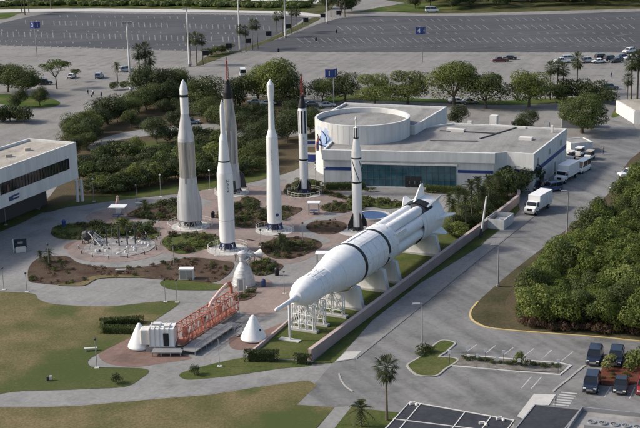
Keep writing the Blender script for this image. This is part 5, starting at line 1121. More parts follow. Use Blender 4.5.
for i, (px, py) in enumerate(((206, 60.5), (229, 53), (248.5, 48), (269, 40.5), (288.5, 33), (306, 26.5), (323, 22), (339, 19))):
    p = G(px, py); t = thing('notice_board', 'dark notice board on two posts along the slanted median between the lots', 'sign', (p.x, p.y, 0), 0, 'notice boards along the median')
    MB().box((0, 0, 2.6), (2.1, .5, 1.6)).build('panel', 'black', t); MB().box((0, 0, 3.45), (2.3, .9, .12)).build('hood', 'dark_grey', t)
    for x in (-.8, .8): MB().cone((x, 0, 0), (x, 0, 1.9), .1, .1, 6).build('leg', 'grey_metal', t)
for i, (px, py) in enumerate(((449.5, 365), (467, 361.5), (485.5, 363.5), (503.5, 365), (521, 366), (558, 374.5), (497, 371), (477, 369), (519, 373.5))):
    p = G(px, py); t = thing('parking_sign', ('small white parking sign on a thin post in the planted median' if i else 'small white sign on a post at the grass island end of the median'), 'sign', (p.x, p.y, .13), 0, 'parking signs along the planted median' if i else None)
    MB().cone((0, 0, 0), (0, 0, 1.6), .035, .035, 6).build('post', 'dark_grey', t); MB().box((0, -.04, 1.75), (.36, .04, .5)).build('plate', 'white', t)
p = G(555, 407); t = thing('handrail', 'short dark handrail beside the zebra crossing by the black roofs', 'handrail', (p.x, p.y, 0)); mb = MB(); mb.tube([(0, 0, 0), (0, 0, 1.0), (.3, .9, 1.0), (.3, .9, 0)], .04, 6); mb.build('rail', 'dark_grey', t)
p = G(481, 238); t = thing('tilted_post', 'thick grey post leaning over the pink wall at the palm lawn', 'post', (p.x, p.y, 0)); MB().cone((0, 0, .5), (1.0, .6, 7.5), .22, .15, 10).build('shaft', 'pole_white', t); MB().box((0, 0, .9), (.5, .5, 1.8)).build('base', 'dark_grey', t)
# ------------------------------------------------------------------ PEOPLE
def person(px, py, cloth, label, rz=0.0, arm=.0, stride=.18):
    p = G(px, py); o = bpy.data.objects.new('person', None); COL.objects.link(o); o.location = (p.x, p.y, .06); o.rotation_euler = (0, 0, rz); setp(o, label, 'person')
    J = [((0, 0, .95), .15), ((0, 0, 1.2), .15), ((0, 0, 1.42), .16), ((0, 0, 1.53), .06), ((0, -.01, 1.63), .095), ((0, 0, 1.74), .07),
         ((-.2, 0, 1.40), .07), ((-.27, .0, 1.12), .05), ((-.26, -.12 - arm, .9 + arm), .04), ((.2, 0, 1.40), .07), ((.27, 0, 1.12), .05), ((.26, -.1, .88), .04),
         ((-.1, 0, .88), .10), ((-.11, -stride * .6, .48), .07), ((-.11, -stride, .06), .05), ((-.11, -stride - .14, .04), .04), ((.1, 0, .88), .10), ((.11, stride * .3, .48), .07), ((.11, stride, .08), .05), ((.11, stride - .13, .04), .04)]
    E_ = [(0, 1), (1, 2), (2, 3), (3, 4), (4, 5), (2, 6), (6, 7), (7, 8), (2, 9), (9, 10), (10, 11), (0, 12), (12, 13), (13, 14), (14, 15), (0, 16), (16, 17), (17, 18), (18, 19)]
    me = bpy.data.meshes.new('body'); me.from_pydata([j[0] for j in J], E_, []); me.materials.append(M['skin'])
    b = bpy.data.objects.new('body', me); COL.objects.link(b); b.parent = o
    b.modifiers.new('skin', 'SKIN'); 
    for i, j in enumerate(J): me.skin_vertices[0].data[i].radius = (j[1], j[1])
    me.skin_vertices[0].data[0].use_root = True; ss = b.modifiers.new('smooth', 'SUBSURF'); ss.levels = 1; ss.render_levels = 1
    mb = MB(); mb.lathe([(.19, .9), (.2, 1.2), (.235, 1.42), (.1, 1.5)], 12); mb.build('shirt', cloth, o)
    mb = MB()
    mb.tube([(-.1, 0, .95), (-.115, -stride * .6, .48), (-.11, -stride, .12)], [.125, .095, .07], 8); mb.tube([(.1, 0, .95), (.115, stride * .3, .48), (.11, stride, .14)], [.125, .095, .07], 8); mb.build('trousers', 'cloth_dark' if cloth != 'cloth_dark' else 'cloth_blue', o)
    mb = MB(); mb.lathe([(.09, 1.67), (.105, 1.72), (.07, 1.79), (.01, 1.81)], 10); mb.build('hair', 'black', o)
person(92, 98, 'cloth_white', 'person in white walking on the far path, front one of the group', .4); person(93.5, 95.5, 'cloth_white', 'person in white just behind the front walker on the far path', .2); person(88, 95, 'cloth_dark', 'person in dark clothes left of the white clad walkers', -.3); person(101.5, 97.5, 'cloth_blue', 'person in blue right of the white clad walkers', .1)
person(611, 78, 'cloth_dark', 'person in dark clothes alone on the right lot', .2); person(603, 155, 'cloth_dark', 'person in dark clothes with arm out by the utility carts', .5, .35)
# ------------------------------------------------------------------ VEGETATION
def crown_mesh(name, seed, R0, H0, zc, n, leaf, m, nl=9, lob=.42, gap=.0, under=.25):
    """leaf-sized rhombs spread through lobes of an uneven crown"""
    rg = np.random.default_rng(seed); d = rg.normal(size=(nl, 3)); d /= np.linalg.norm(d, axis=1)[:, None]; d[:, 2] = np.where(d[:, 2] < -under, -d[:, 2], d[:, 2])
    rad = rg.uniform(.42, .82, nl)[:, None]; C = d * rad * np.array([R0, R0, H0]); C[0] = 0; lr = rg.uniform(lob * .75, lob * 1.2, nl) * R0; lr[0] = R0 * .66
    k = rg.integers(0, nl, n); u = rg.normal(size=(n, 3)); u /= np.linalg.norm(u, axis=1)[:, None]; u[:, 2] = np.where((u[:, 2] < 0) & (rg.random(n) < .35), -u[:, 2], u[:, 2])
    # little clumps: leaves gather round twig ends
    nt = max(8, n // 9); tw = rg.normal(size=(nt, 3)); tw /= np.linalg.norm(tw, axis=1)[:, None]; u = u * .45 + tw[rg.integers(0, nt, n)]; u /= np.linalg.norm(u, axis=1)[:, None]
    r = lr[k] * (.80 + .28 * rg.random(n)); P = C[k] + u * r[:, None] * np.array([1, 1, H0 / R0 * .9 if H0 < R0 else 1.0]); P[:, 2] += zc
    P[:, 2] = np.maximum(P[:, 2], .05)
    nn = u * 1.1 + rg.normal(size=(n, 3)) * .45 + np.array([0, 0, .25]); nn /= np.linalg.norm(nn, axis=1)[:, None]
    a = np.cross(nn, rg.normal(size=(n, 3))); a /= np.linalg.norm(a, axis=1)[:, None]; b = np.cross(nn, a)
    s = leaf * rg.uniform(.6, 1.25, n)[:, None]; w = s * rg.uniform(.45, .8, n)[:, None]
    V = np.stack([P - a * s, P + b * w - a * s * .1, P + a * s, P - b * w + a * s * .1], 1).reshape(-1, 3)
    me = bpy.data.meshes.new(name); me.vertices.add(4 * n); me.vertices.foreach_set('co', V.ravel()); me.loops.add(4 * n); me.loops.foreach_set('vertex_index', np.arange(4 * n)); me.polygons.add(n)
    me.polygons.foreach_set('loop_start', np.arange(0, 4 * n, 4)); me.update(calc_edges=True); me.materials.append(M[m]); return me, C + np.array([0, 0, zc]), lr
def trunk_mesh(h, r, limbs, seed, m='bark'):
    rg = random.Random(seed); mb = MB(); dx, dy = rg.uniform(-.25, .25), rg.uniform(-.25, .25)
    mb.tube([(0, 0, 0), (dx * .4, dy * .4, h * .5), (dx, dy, h)], [r * 1.25, r * .9, r * .65], 8)
    for c in limbs: mb.tube([(dx, dy, h * .9), tuple((Vector((dx, dy, h * .9)) + Vector(c)) / 2 + Vector((0, 0, -.1))), tuple(c)], [r * .5, r * .35, r * .12], 6)
    return mb.mesh('trunk', m)
def tree_proto(seed, R0, H0, zc, n, leaf, m, th, tr, nl=9, lob=.42, name='tree', under=.25):
    cm, C, lr = crown_mesh('crown', seed, R0, H0, zc, n, leaf, m, nl, lob, under=under); tm = trunk_mesh(th, tr, [tuple(c) for c in C[1:7]], seed); return (name, cm, tm)
def plant(proto, px, py, s, label, cat, group=None, rz=None, sz=None, m_=None):
    name, cm, tm = proto; p = G(px, py) if m_ is None else Vector((m_[0], m_[1], 0))
    t = thing(name, label, cat, (p.x, p.y, 0), rnd.uniform(0, 6.28) if rz is None else rz, group); t.scale = (s, s, s if sz is None else sz)
    for nm, me in (('crown', cm), ('trunk', tm)):
        if me: o = bpy.data.objects.new(nm, me); COL.objects.link(o); o.parent = t
    return t
# unit-size crowns are about 10 m wide, 10 m tall
BROAD = [tree_proto(10 + i, 5.0, 4.3, 4.5, 9000, .17, 'leaf_bright', 2.0, .30, 17, .46, 'broadleaf_tree', .6) for i in range(3)]
MID = [tree_proto(20 + i, 5.0, 4.3, 4.4, 8500, .18, 'leaf_mid', 2.0, .28, 16, .46, 'broadleaf_tree', .6) for i in range(4)]
DARK = [tree_proto(30 + i, 4.7, 4.2, 4.5, 8000, .18, 'leaf_dark', 1.6, .26, 15, .46, 'broadleaf_tree', .8) for i in range(4)]
AIRY = [tree_proto(40, 5.2, 2.6, 6.8, 3200, .18, 'leaf_mid', 4.0, .24, 15, .30, 'umbrella_tree')]
WIDE = [tree_proto(45, 7.4, 4.0, 4.6, 14000, .19, 'leaf_mid', 2.0, .45, 22, .36, 'oak_tree', .6)]
FOREST = [tree_proto(50 + i, 2.7, 2.2 + .25 * (i % 3), 2.7 + .2 * (i % 3), 4200, .135, ('leaf_forest', 'leaf_forest', 'leaf_mid', 'leaf_forest', 'leaf_bright')[i], 1.4, .09, 13, .42, 'thicket_tree', .9) for i in range(5)]
HEDGE = [tree_proto(60 + i, 2.3, 1.6, 1.6, 2200, .13, ('leaf_mid', 'leaf_dark', 'leaf_dark', 'leaf_bright')[i], .7, .10, 10, .45, 'hedge_bush', .7) for i in range(4)]
SHRUB = [(n_, crown_mesh('foliage', 70 + i, .85, .5, .42, 420, .085, m_, 8, .5)[0], None) for i, (n_, m_) in enumerate((('shrub', 'leaf_mid'), ('shrub', 'leaf_dark'), ('shrub', 'leaf_bright'), ('shrub', 'leaf_red')))]
def jit(a): return rnd.uniform(-a, a)
# fan palms
def frond_mb(mb, base, az, el, ln, fan, rg):
    d = Vector((math.cos(az) * math.cos(el), math.sin(az) * math.cos(el), math.sin(el))); sd_ = Vector((-math.sin(az), math.cos(az), 0)); u = d.cross(sd_) * -1
    c = base + d * ln * .5; mb.cone(base, c, .03, .02, 4, 0, True, False)
    if fan:
        for k in range(11):
            a = R(-85 + 17 * k); dd = d * math.cos(a) + sd_ * math.sin(a); l = ln * .62 * (.75 + .25 * math.cos(a)); tip = c + dd * l + Vector((0, 0, -.22 * l)); pr = dd.cross(Vector((0, 0, 1))); pr = pr.normalized() * .075 if pr.length > .1 else sd_ * .075; md = c + dd * l * .55
            mb.add([c, md + pr, tip, md - pr], [(0, 1, 2, 3)])
    else:
        N = 9
        for k in range(1, N + 1):
            t = k / N; p = base + d * ln * t + Vector((0, 0, -.55 * ln * t * t)); l = ln * .32 * math.sin(math.pi * min(1, t * .8 + .15))
            for sg in (-1, 1):
                tip = p + (sd_ * sg * .85 + d * .5).normalized() * l + Vector((0, 0, -.25 * l)); mb.add([p - d * .07, tip, p + d * .09], [(0, 1, 2)])
def palm_proto(seed, h, fan=True, nf=34, ln=1.9, name='palm_tree', lean=.3):
    rg = random.Random(seed); mb = MB(); top = Vector((rg.uniform(-lean, lean), rg.uniform(-lean, lean), h)); rot = rg.uniform(0, 6)
    for k in range(nf):
        el = R(80 - 150 * (k / nf) ** .9); frond_mb(mb, top + Vector((0, 0, .1 - .35 * k / nf)), rot + k * 2.4, el, ln * rg.uniform(.85, 1.1), fan, rg)
    cm = mb.mesh('crown', 'leaf_palm'); t = MB(); t.tube([(0, 0, 0), (top.x * .2, top.y * .2, h * .35), (top.x * .6, top.y * .6, h * .75), tuple(top)], [.22, .16, .15, .17] if fan else [.15, .11, .10, .12], 9)
    for k in range(14):
        z = h * (.80 + .2 * k / 14); q = top * (z / h); a = k * 2.4; t.cone((q.x + .15 * math.cos(a), q.y + .15 * math.sin(a), z - .12), (q.x + .3 * math.cos(a), q.y + .3 * math.sin(a), z + .16), .05, .03, 4)
    return (name, cm, t.mesh('trunk', 'palm_bark'))
PALM = [palm_proto(80 + i, 8.0 + .6 * i, True, 38, 2.1) for i in range(3)]
PALMY = palm_proto(90, 2.6, False, 22, 2.2, 'young_palm', .1)
SPALM = [palm_proto(92 + i, 5.4 + .5 * i, False, 26, 2.0, 'palm_tree') for i in range(2)]
# individual trees: (proto list, base px, height m, width factor, label)
def put(pl, x, y, h, label, cat='tree', group=None, wf=1.0, base_h=8.9):
    s = h / base_h; plant(pl[rnd.randrange(len(pl))], x, y, s * wf, label, cat, group, None, s)
put(BROAD, 375, 104.5, 8.9, 'round bright green tree left of two in the row behind the rotunda', wf=1.15); put(BROAD, 408, 104, 9.6, 'round bright green tree right of two in the row behind the rotunda', wf=1.15); put(BROAD, 454, 106, 12, 'largest bright green tree behind the rear corner of the museum', wf=1.15)
put(MID, 486, 108, 9.8, 'green tree between the largest bright tree and the palms', wf=1.2); put(BROAD, 529, 107, 10.8, 'broad bright green tree left of the fan palms behind the museum', wf=1.1); put(MID, 345, 101, 8.4, 'green tree behind the blue 1 sign', wf=1.05); put(MID, 323, 103, 7.2, 'lower green tree left of the blue 1 sign')
plant(WIDE[0], 582, 133, 1.0, 'very wide spreading dark green oak beyond the museum', 'tree', None, .6, 1.12); put(DARK, 527, 129, 4.8, 'small round dark tree behind the museum roof', wf=1.1); put(DARK, 458, 126, 5.2, 'small dark tree at the rear wall corner of the museum')
for x, y, w in ((572, 101, 1.5), (592, 102, 1.4), (556, 103, 1.1), (607, 104, 1.0)): plant(HEDGE[rnd.randrange(3)], x, y, w * 1.5, 'low bright bush behind the spreading oak', 'bush', 'bushes behind the spreading oak')
for x, y, h in ((550, 100, 1.05), (557, 98.5, 1.1), (563, 100, 1.0), (577, 94.5, 1.22)): plant(PALM[rnd.randrange(3)], x, y, h, 'fan palm in the cluster behind the museum and the oak', 'palm', 'fan palms behind the oak')
for x, y, h in ((627, 106, .9), (631, 105, 1.25), (637, 105, 1.45), (643, 104, 1.3)): plant(PALM[rnd.randrange(3)], x, y, h, 'fan palm on the verge at the right edge', 'palm', 'fan palms at the right edge')
put(MID, 24, 96, 9.5, 'dense round tree at the left behind the parked cars', wf=1.15); put(MID, 8, 92, 9.0, 'green tree at the left edge behind the parked cars', wf=1.05); put(DARK, 20, 108, 5.5, 'low dark tree in front of the dense round tree at left'); put(MID, 40, 106, 5.5, 'low bright tree beside the dark one at left'); plant(AIRY[0], 57, 89, .98, 'airy umbrella shaped tree standing right of the parked cars at left', 'tree', None, 1.0)
plant(SPALM[0], 118, 84, 1.05, 'lone small palm beside the silver car on the pale lot', 'palm', None, 0.3); plant(AIRY[0], 76, 82, .45, 'small airy tree beside the umbrella shaped one', 'tree', None, 2.0)
for x, y in ((114, 90), (124, 89)): plant(HEDGE[0], x, y, .8, 'dark low bush at the foot of the leftmost light mast', 'bush', 'bushes by the leftmost mast')
# wood behind the silver rockets
put(DARK, 148, 100, 10.5, 'tall dark tree in the wood left of the silver rocket top'); put(DARK, 163, 101, 9.0, 'dark tree beside the tallest one left of the silver rocket top', wf=1.1); put(MID, 181, 98, 9.0, 'green tree right behind the silver rocket nose'); put(MID, 207, 110, 9.6, 'dense round tree between the two silver rockets', wf=1.12); put(MID, 207, 122, 7.0, 'lower green tree below the dense round one between the silver rockets', wf=1.1)
put(BROAD, 276, 104, 12.2, 'big bright tree right behind the bulb nosed rocket', wf=1.15); put(BROAD, 258, 102, 10.5, 'bright tree left behind the bulb nosed rocket'); put(MID, 291, 106, 10.0, 'green tree left of the striped rocket tower'); put(DARK, 240, 106, 8.8, 'dark tree behind the black capsule and red tower')
for x, y, h in ((141, 90, 1.25), (147, 88, 1.35), (152, 90, 1.2)): plant(PALM[rnd.randrange(3)], x, y, h, 'fan palm rising over the dark wood left of the silver rocket', 'palm', 'fan palms over the dark wood')
wood = [(76, 146, 6), (70, 136, 5), (82, 138, 7), (90, 134, 7.5), (98, 130, 7.5), (107, 126, 7.5), (117, 122, 7.5), (127, 118, 7.5), (137, 114, 7.5), (147, 111, 7), (157, 108, 7), (168, 107, 7), (179, 107, 7), (92, 145, 6), (132, 127, 5), (165, 117, 6), (178, 116, 6), (66, 130, 4), (88, 152, 4.5), (75, 156, 4.5)]
for x, y, h in wood: put(DARK if rnd.random() < .6 else (MID if rnd.random() < .8 else BROAD), x + jit(2.5), y + jit(1.6), h * rnd.uniform(.72, 1.15), 'dark bushy tree in the diagonal belt of wood behind the silver rocket', 'tree', 'trees of the diagonal wood belt', rnd.uniform(.95, 1.3))
put(DARK, 157, 144, 6.4, 'round tree with clear trunk standing on the small lawn in the wood', wf=1.05); put(DARK, 181, 133, 6.4, 'dark round tree just right of the silver rocket middle', wf=1.1)
for x, y, h in ((222, 130, 6.5), (250, 137, 6.5), (262, 146, 6.5), (246, 154, 6), (262, 162, 6), (287, 143, 7.5), (299, 138, 7.5), (310, 132, 6.5), (293, 124, 6), (238, 128, 6), (270, 126, 6), (256, 124, 6.5)): put(DARK if rnd.random() < .6 else MID, x + jit(1), y + jit(1), h * rnd.uniform(.9, 1.1), 'green tree in the wood between the middle rockets', 'tree', 'trees between the middle rockets', 1.08)
for q, (pts, lab) in enumerate((([(82, 164), (120, 161), (165, 156), (215, 155), (245, 156)], 'upper'), ([(80, 181), (120, 178), (165, 171), (215, 168), (250, 167)], 'middle'), ([(82, 194), (120, 190.5), (165, 183), (215, 177), (262, 169)], 'lower'), ([(172, 143), (200, 140), (240, 139)], 'shorter'))):
    for i in range(len(pts) - 1):
        (x0, y0), (x1, y1) = pts[i], pts[i + 1]; k = max(2, int((x1 - x0) / 8.5))
        for j in range(k):
            t = j / k
            if rnd.random() < .14: continue
            plant(HEDGE[rnd.choice((0, 0, 1, 1, 2, 3))], x0 + (x1 - x0) * t + jit(2.2), y0 + (y1 - y0) * t + jit(1.5), rnd.uniform(.95, 1.6) * (.8 if lab == 'shorter' else 1), f'dark bush in the {lab} hedge row behind the standing rockets', 'bush', f'bushes of the {lab} hedge row', None, rnd.uniform(.85, 1.7))
for x, y in ((88, 172), (104, 170), (130, 170), (150, 165), (98, 188), (128, 186), (150, 181), (186, 164), (205, 162), (230, 160), (190, 178)): plant(HEDGE[rnd.randrange(3)], x, y, rnd.uniform(1.1, 1.5), 'dark bush growing between the hedge rows behind the rockets', 'bush', 'bushes between the hedge rows')
for x, y in ((3, 100), (10, 99), (17, 99.5), (24, 100.5), (-4, 100)): plant(HEDGE[1], x, y + 22, 1.5, 'dark bush on the far left lot island', 'bush', 'bushes of the far left island')
# clumps of the far lots
for x, y, h in ((191, 65, .98), (197, 66, 1.15), (203, 65, 1.0)): plant(PALM[rnd.randrange(3)], x, y, h, 'fan palm in the cluster above the silver rocket', 'palm', 'fan palms above the silver rocket')
for x, y, h in ((240.5, 52, .95), (246, 52, .95), (252.5, 50, 1.0), (258, 49, .95), (277, 37.5, .95), (283, 36.5, .9), (291.5, 33.5, .95), (297, 32, 1.05), (331, 17, .9), (340, 16, .9), (345, 17, 1.1)): plant(PALM[rnd.randrange(3)], x, y, h, 'fan palm along the slanted median of the lots', 'palm', 'fan palms along the median')
for x, y in ((208, 57), (216, 55), (222, 54), (229, 52), (313, 5), (300, 7)): plant(HEDGE[0], x, y, 1.0, 'low bush on the slanted median of the lots', 'bush', 'bushes on the median')
for x, y in ((22, 13), (29, 13), (25, 15), (51, 9)): plant(PALM[rnd.randrange(3)], x, y, 1.25, 'fan palm on the grass wedge at the top left', 'palm', 'fan palms at the top left')
# far woods and scrub strip: one mass each
def mass(name, px, n, R0, H0, leaf, m, label, seed):
    rg = np.random.default_rng(seed); pts = [Vector(G2(*p)) for p in px]; V = []; mb = MB(); xs = []
    x0, x1 = min(p.x for p in pts), max(p.x for p in pts); y0, y1 = min(p.y for p in pts), max(p.y for p in pts)
    def inside(x, y):
        c = False
        for i in range(len(pts)):
            a, b = pts[i - 1], pts[i]
            if (a.y > y) != (b.y > y) and x < (b.x - a.x) * (y - a.y) / (b.y - a.y) + a.x: c = not c
        return c
    vs = []; cnt = 0
    while cnt < n:
        x, y = rg.uniform(x0, x1), rg.uniform(y0, y1)
        if not inside(x, y): continue
        cnt += 1; h = H0 * rg.uniform(.65, 1.15); r = R0 * rg.uniform(.7, 1.2); k = 70
        u = rg.normal(size=(k, 3)); u /= np.linalg.norm(u, axis=1)[:, None]; u[:, 2] = np.abs(u[:, 2]) * 1.0 - .25
        P = np.array([x, y, h * .55]) + u * np.array([r, r, h * .5]) * rg.uniform(.75, 1.1, (k, 1)); a = np.cross(u, rg.normal(size=(k, 3))); a /= np.linalg.norm(a, axis=1)[:, None]; b = np.cross(u, a); s = leaf * rg.uniform(.6, 1.3, (k, 1))
        vs.append(np.stack([P - a * s, P + b * s * .7, P + a * s, P - b * s * .7], 1).reshape(-1, 3))
    V = np.concatenate(vs); nq = len(V) // 4; me = bpy.data.meshes.new(name); me.vertices.add(len(V)); me.vertices.foreach_set('co', V.ravel()); me.loops.add(len(V)); me.loops.foreach_set('vertex_index', np.arange(len(V))); me.polygons.add(nq); me.polygons.foreach_set('loop_start', np.arange(0, len(V), 4)); me.update(calc_edges=True); me.materials.append(M[m])
    o = bpy.data.objects.new(name, me); COL.objects.link(o); return setp(o, label, None, None, 'stuff')
mass('far_woods', [(438, 7.5), (470, 8.5), (540, 7.5), (640, 5.5), (760, 4), (820, -14), (430, -12)], 420, 5.0, 9, 1.0, 'leaf_dark', 'dark far woods along the top right edge of the picture', 3)
mass('scrub_strip', [(-60, 8.5), (60, 5.5), (160, 6.5), (305, 9), (310, 5), (160, 2.8), (60, 2.4), (-60, 5)], 330, 2.8, 2.4, .8, 'leaf_mid', 'strip of scrub beyond the left dark lot', 4)
sheet('field_grass', [(-60, 9.5), (60, 6.6), (160, 7.4), (305, 10.2), (312, 5), (160, 2.4), (60, 1.8), (-60, 4)], 0.035, 'lawn_mixed', False)
sheet('field_grass', [(346, 12), (366, 10.5), (404, 4), (425, 3), (470, 8), (440, 10), (400, 11.5)], 0.03, 'lawn_mixed')
for x, y, h in ((328, 9, 9), (342, 13, 10), (352, 11, 8), (415, 8, 7), (430, 6, 9), (452, 9, 9)): put(DARK, x, y, h, 'dark tree near the top edge by the far drive', 'tree', 'dark trees by the far drive', 1.0)
# thicket right of the road
poly = [Vector(G2(*p)) for p in ((524, 325), (560, 330), (640, 335), (690, 338), (760, 196), (640, 199), (618, 214), (595, 232), (566, 259), (541, 284), (525, 308))]
def inpoly(x, y):
    c = False
    for i in range(len(poly)):
        a, b = poly[i - 1], poly[i]
        if (a.y > y) != (b.y > y) and x < (b.x - a.x) * (y - a.y) / (b.y - a.y) + a.x: c = not c
    return c
got = []; tries = 0
x0, x1 = min(p.x for p in poly), max(p.x for p in poly); y0, y1 = min(p.y for p in poly), max(p.y for p in poly); rf = random.Random(5)
while tries < 9000 and len(got) < 290:
    tries += 1; x, y = rf.uniform(x0, x1), rf.uniform(y0, y1)
    if inpoly(x, y) and x / y < .29 and all((x - a) ** 2 + (y - b) ** 2 > 2.35 ** 2 for a, b in got): got.append((x, y))
for x, y in got:
    s = rf.choice((rf.uniform(.7, 1.0), rf.uniform(.85, 1.35))); plant(FOREST[rf.choice((0, 0, 1, 1, 2, 3, 3, 4))], 0, 0, s, 'low bushy green tree in the dense thicket right of the road', 'tree', 'trees of the roadside thicket', rf.uniform(0, 6.28), s * rf.uniform(.75, 1.25), (x, y))
mass('undergrowth', [(521, 327), (560, 332), (640, 337), (690, 340), (690, 334), (640, 331), (560, 326.5), (527, 320)], 150, .8, 1.5, .16, 'leaf_rust', 'rust brown undergrowth along the foot of the thicket', 9)
mass('undergrowth', [(519, 326), (527, 320), (526, 306), (542, 283), (566, 256), (562, 255), (536, 283), (519, 307)], 90, .8, 1.1, .14, 'leaf_mid', 'low green undergrowth along the road side of the thicket', 10)
# palms and plants near the lying rocket tail and in the foreground
for x, y, h in ((453, 232, .95), (459, 225, 1.1), (466, 232, 1.15), (472, 222, 1.2), (478, 214, 1.15), (483, 222, 1.05), (449, 219, .8), (489, 209, 1.0), (497, 203, .9)): plant(SPALM[rnd.randrange(2)], x, y, h, 'feathery palm on the lawn behind the tail of the lying rocket', 'palm', 'palms behind the rocket tail')
for x, y, s in ((452, 236, .8), (458, 238, .9), (462, 229, 1.0), (468, 227, .8), (470, 218, 1.0), (455, 228, .7), (476, 226, .8), (486, 216, 1.0), (480, 208, 1.0), (492, 206, 1.1)): plant(HEDGE[rnd.choice((0, 3, 1))], x, y, s, 'leafy bush under the palms behind the rocket tail', 'bush', 'bushes under the palms')
for x, y, s in ((497, 200, 1.5), (507, 197, 1.7), (517, 192, 1.8), (524, 188, 1.9), (512, 186, 1.7), (502, 190, 1.5), (528, 183, 1.5), (492, 196, 1.1)): plant(HEDGE[rnd.randrange(3)], x, y, s, 'dense dark bush massed at the museum corner behind the near box truck', 'bush', 'bushes at the museum corner')
plant(PALM[0], 387, 420.5, .86, 'tall slim fan palm standing before the black roofs in the foreground', 'palm', None, 1.0); plant(PALMY, 361, 427, .95, 'young feathery palm on the foreground lawn', 'young palm', None, .5)
for x, y, s in ((424, 354.5, 1.5), (430, 352, 1.2), (421, 357, 1.0)): plant(SHRUB[0], x, y, s, 'dark shrub at the foot of the road lamp on the grass island', 'shrub', 'shrubs on the grass island')
t = plant(('clipped_bush', crown_mesh('foliage', 77, .72, 1.0, 1.0, 900, .09, 'leaf_bright', 9, .6)[0], None), 517.5, 367.5, 1.15, 'upright bright bush in the middle of the planted median', 'bush')
for i in range(26):
    u = (i + .5) / 26; plant(SHRUB[i % 2], 462 + 98 * u + jit(1), 360 + 8.2 * u + jit(1.6), rnd.uniform(.45, .75), 'small dry shrub in the planted parking median', 'shrub', 'shrubs of the parking median')
for x, y, s in ((612, 368, 1.5), (606, 371, 1.1)): plant(('flowering_bush', crown_mesh('foliage', 78, .8, .6, .6, 420, .10, 'leaf_flower', 7, .5)[0], None), x, y, s, 'pale yellow flowering bush in front of the right navy car', 'bush', 'flowering bushes by the navy car')
for x, y, s in ((634, 366, 2.0), (641, 364, 2.4), (630, 371, 1.4), (648, 368, 2.2)): plant(SHRUB[2], x, y, s, 'bright green shrub on the red mulch bed at the right edge', 'shrub', 'shrubs on the red mulch bed')
for i in range(7): plant(SHRUB[i % 3], 600 + 5 * i + jit(2), 376 + jit(4), .5, 'small low plant in the red mulch bed', 'plant', 'plants in the red mulch bed')
# clipped hedges
def hedge(name, pts, w, h, label, seed, dens=70, m='leaf_mid'):
    rg = np.random.default_rng(seed); c = Vector((sum(p[0] for p in pts) / len(pts), sum(p[1] for p in pts) / len(pts), 0)); t = thing(name, label, 'hedge', c); vs = []
    for i in range(len(pts) - 1):
        a, b = Vector(pts[i]), Vector(pts[i + 1]); d = (b - a); L = d.length; d /= L; nn = Vector((-d.y, d.x)); k = int(L * dens * 3)
        tt = rg.uniform(-w / 2, L + w / 2, k); face = rg.integers(0, 4, k); o = np.where(face < 2, rg.uniform(-w / 2, w / 2, k), np.where(face == 2, -w / 2, w / 2)) + rg.normal(0, .05, k); z = np.where(face < 2, h, rg.uniform(.05, h, k)) + rg.normal(0, .05, k)
        P = np.stack([a.x + d.x * tt + nn.x * o - c.x, a.y + d.y * tt + nn.y * o - c.y, np.maximum(z, .05)], 1); u = rg.normal(size=(k, 3)); u[:, 2] += np.where(face < 2, .9, 0); u /= np.linalg.norm(u, axis=1)[:, None]
        q = np.cross(u, rg.normal(size=(k, 3))); q /= np.linalg.norm(q, axis=1)[:, None]; r = np.cross(u, q); s = .085 * rg.uniform(.6, 1.3, (k, 1)); vs.append(np.stack([P - q * s, P + r * s * .7, P + q * s, P - r * s * .7], 1).reshape(-1, 3))
    V = np.concatenate(vs); nq = len(V) // 4; me = bpy.data.meshes.new('foliage'); me.vertices.add(len(V)); me.vertices.foreach_set('co', V.ravel()); me.loops.add(len(V)); me.loops.foreach_set('vertex_index', np.arange(len(V))); me.polygons.add(nq); me.polygons.foreach_set('loop_start', np.arange(0, len(V), 4)); me.update(calc_edges=True); me.materials.append(M[m]); o = bpy.data.objects.new('foliage', me); COL.objects.link(o); o.parent = t
    mb = MB()
    for i in range(len(pts) - 1): band(mb, [(p[0] - c.x, p[1] - c.y) for p in pts[i:i + 2]], w * .8, 0, h * .88)
    mb.build('stems', m, t)
hedge('clipped_hedge', [G2(104, 325.5), G2(140, 323)], 1.3, 1.0, 'clipped hedge on the dry lawn, farther of the two left of the docked capsule', 1, 160); hedge('clipped_hedge', [G2(104, 332.5), G2(131, 333)], 1.3, 1.0, 'clipped hedge on the dry lawn, nearer of the two left of the docked capsule', 2, 160)
hedge('clipped_hedge', [G2(249, 360.5), G2(274.5, 361)], 1.3, 1.45, 'square clipped hedge in front of the lone white capsule', 3, 220, 'leaf_dark'); hedge('clipped_hedge', [G2(298, 363), G2(307, 363.5)], 1.2, 1.2, 'short clipped hedge at the near end of the pink wall', 4, 220, 'leaf_dark')
hedge('clipped_hedge', [G2(326, 189.5), G2(362, 188.5)], 1.4, 1.3, 'clipped hedge under the museum front left of the glass', 5, 120); hedge('clipped_hedge', [G2(427, 191.5), G2(461, 193.5)], 1.6, 1.3, 'clipped hedge under the museum front right of the doors', 6, 120); hedge('clipped_hedge', [G2(300, 184), G2(318, 187)], 1.6, 1.2, 'clipped hedge left of the museum corner', 7, 120)
for x, y, lab in ((116.5, 383.5, 'small round dark topiary bush on the lawn near the path bend'), (195, 375, 'small round dark topiary bush at the tip of the grass tongue')): plant(('round_bush', crown_mesh('foliage', 79, .62, .62, .62, 700, .08, 'leaf_dark', 8, .6)[0], None), x, y, 1.05, lab, 'bush')
p = G(50, 381); t = thing('yard_light', 'tiny pale and dark ground lights on the lower left lawn', 'light', (p.x, p.y, 0))
mb = MB(); mb.cone((-.3, 0, 0), (-.3, 0, .6), .2, .2, 10); mb.build('post', 'dark_grey', t); MB().box((.1, .1, .45), (.3, .3, .5)).build('lamp_head', 'pole_white', t)
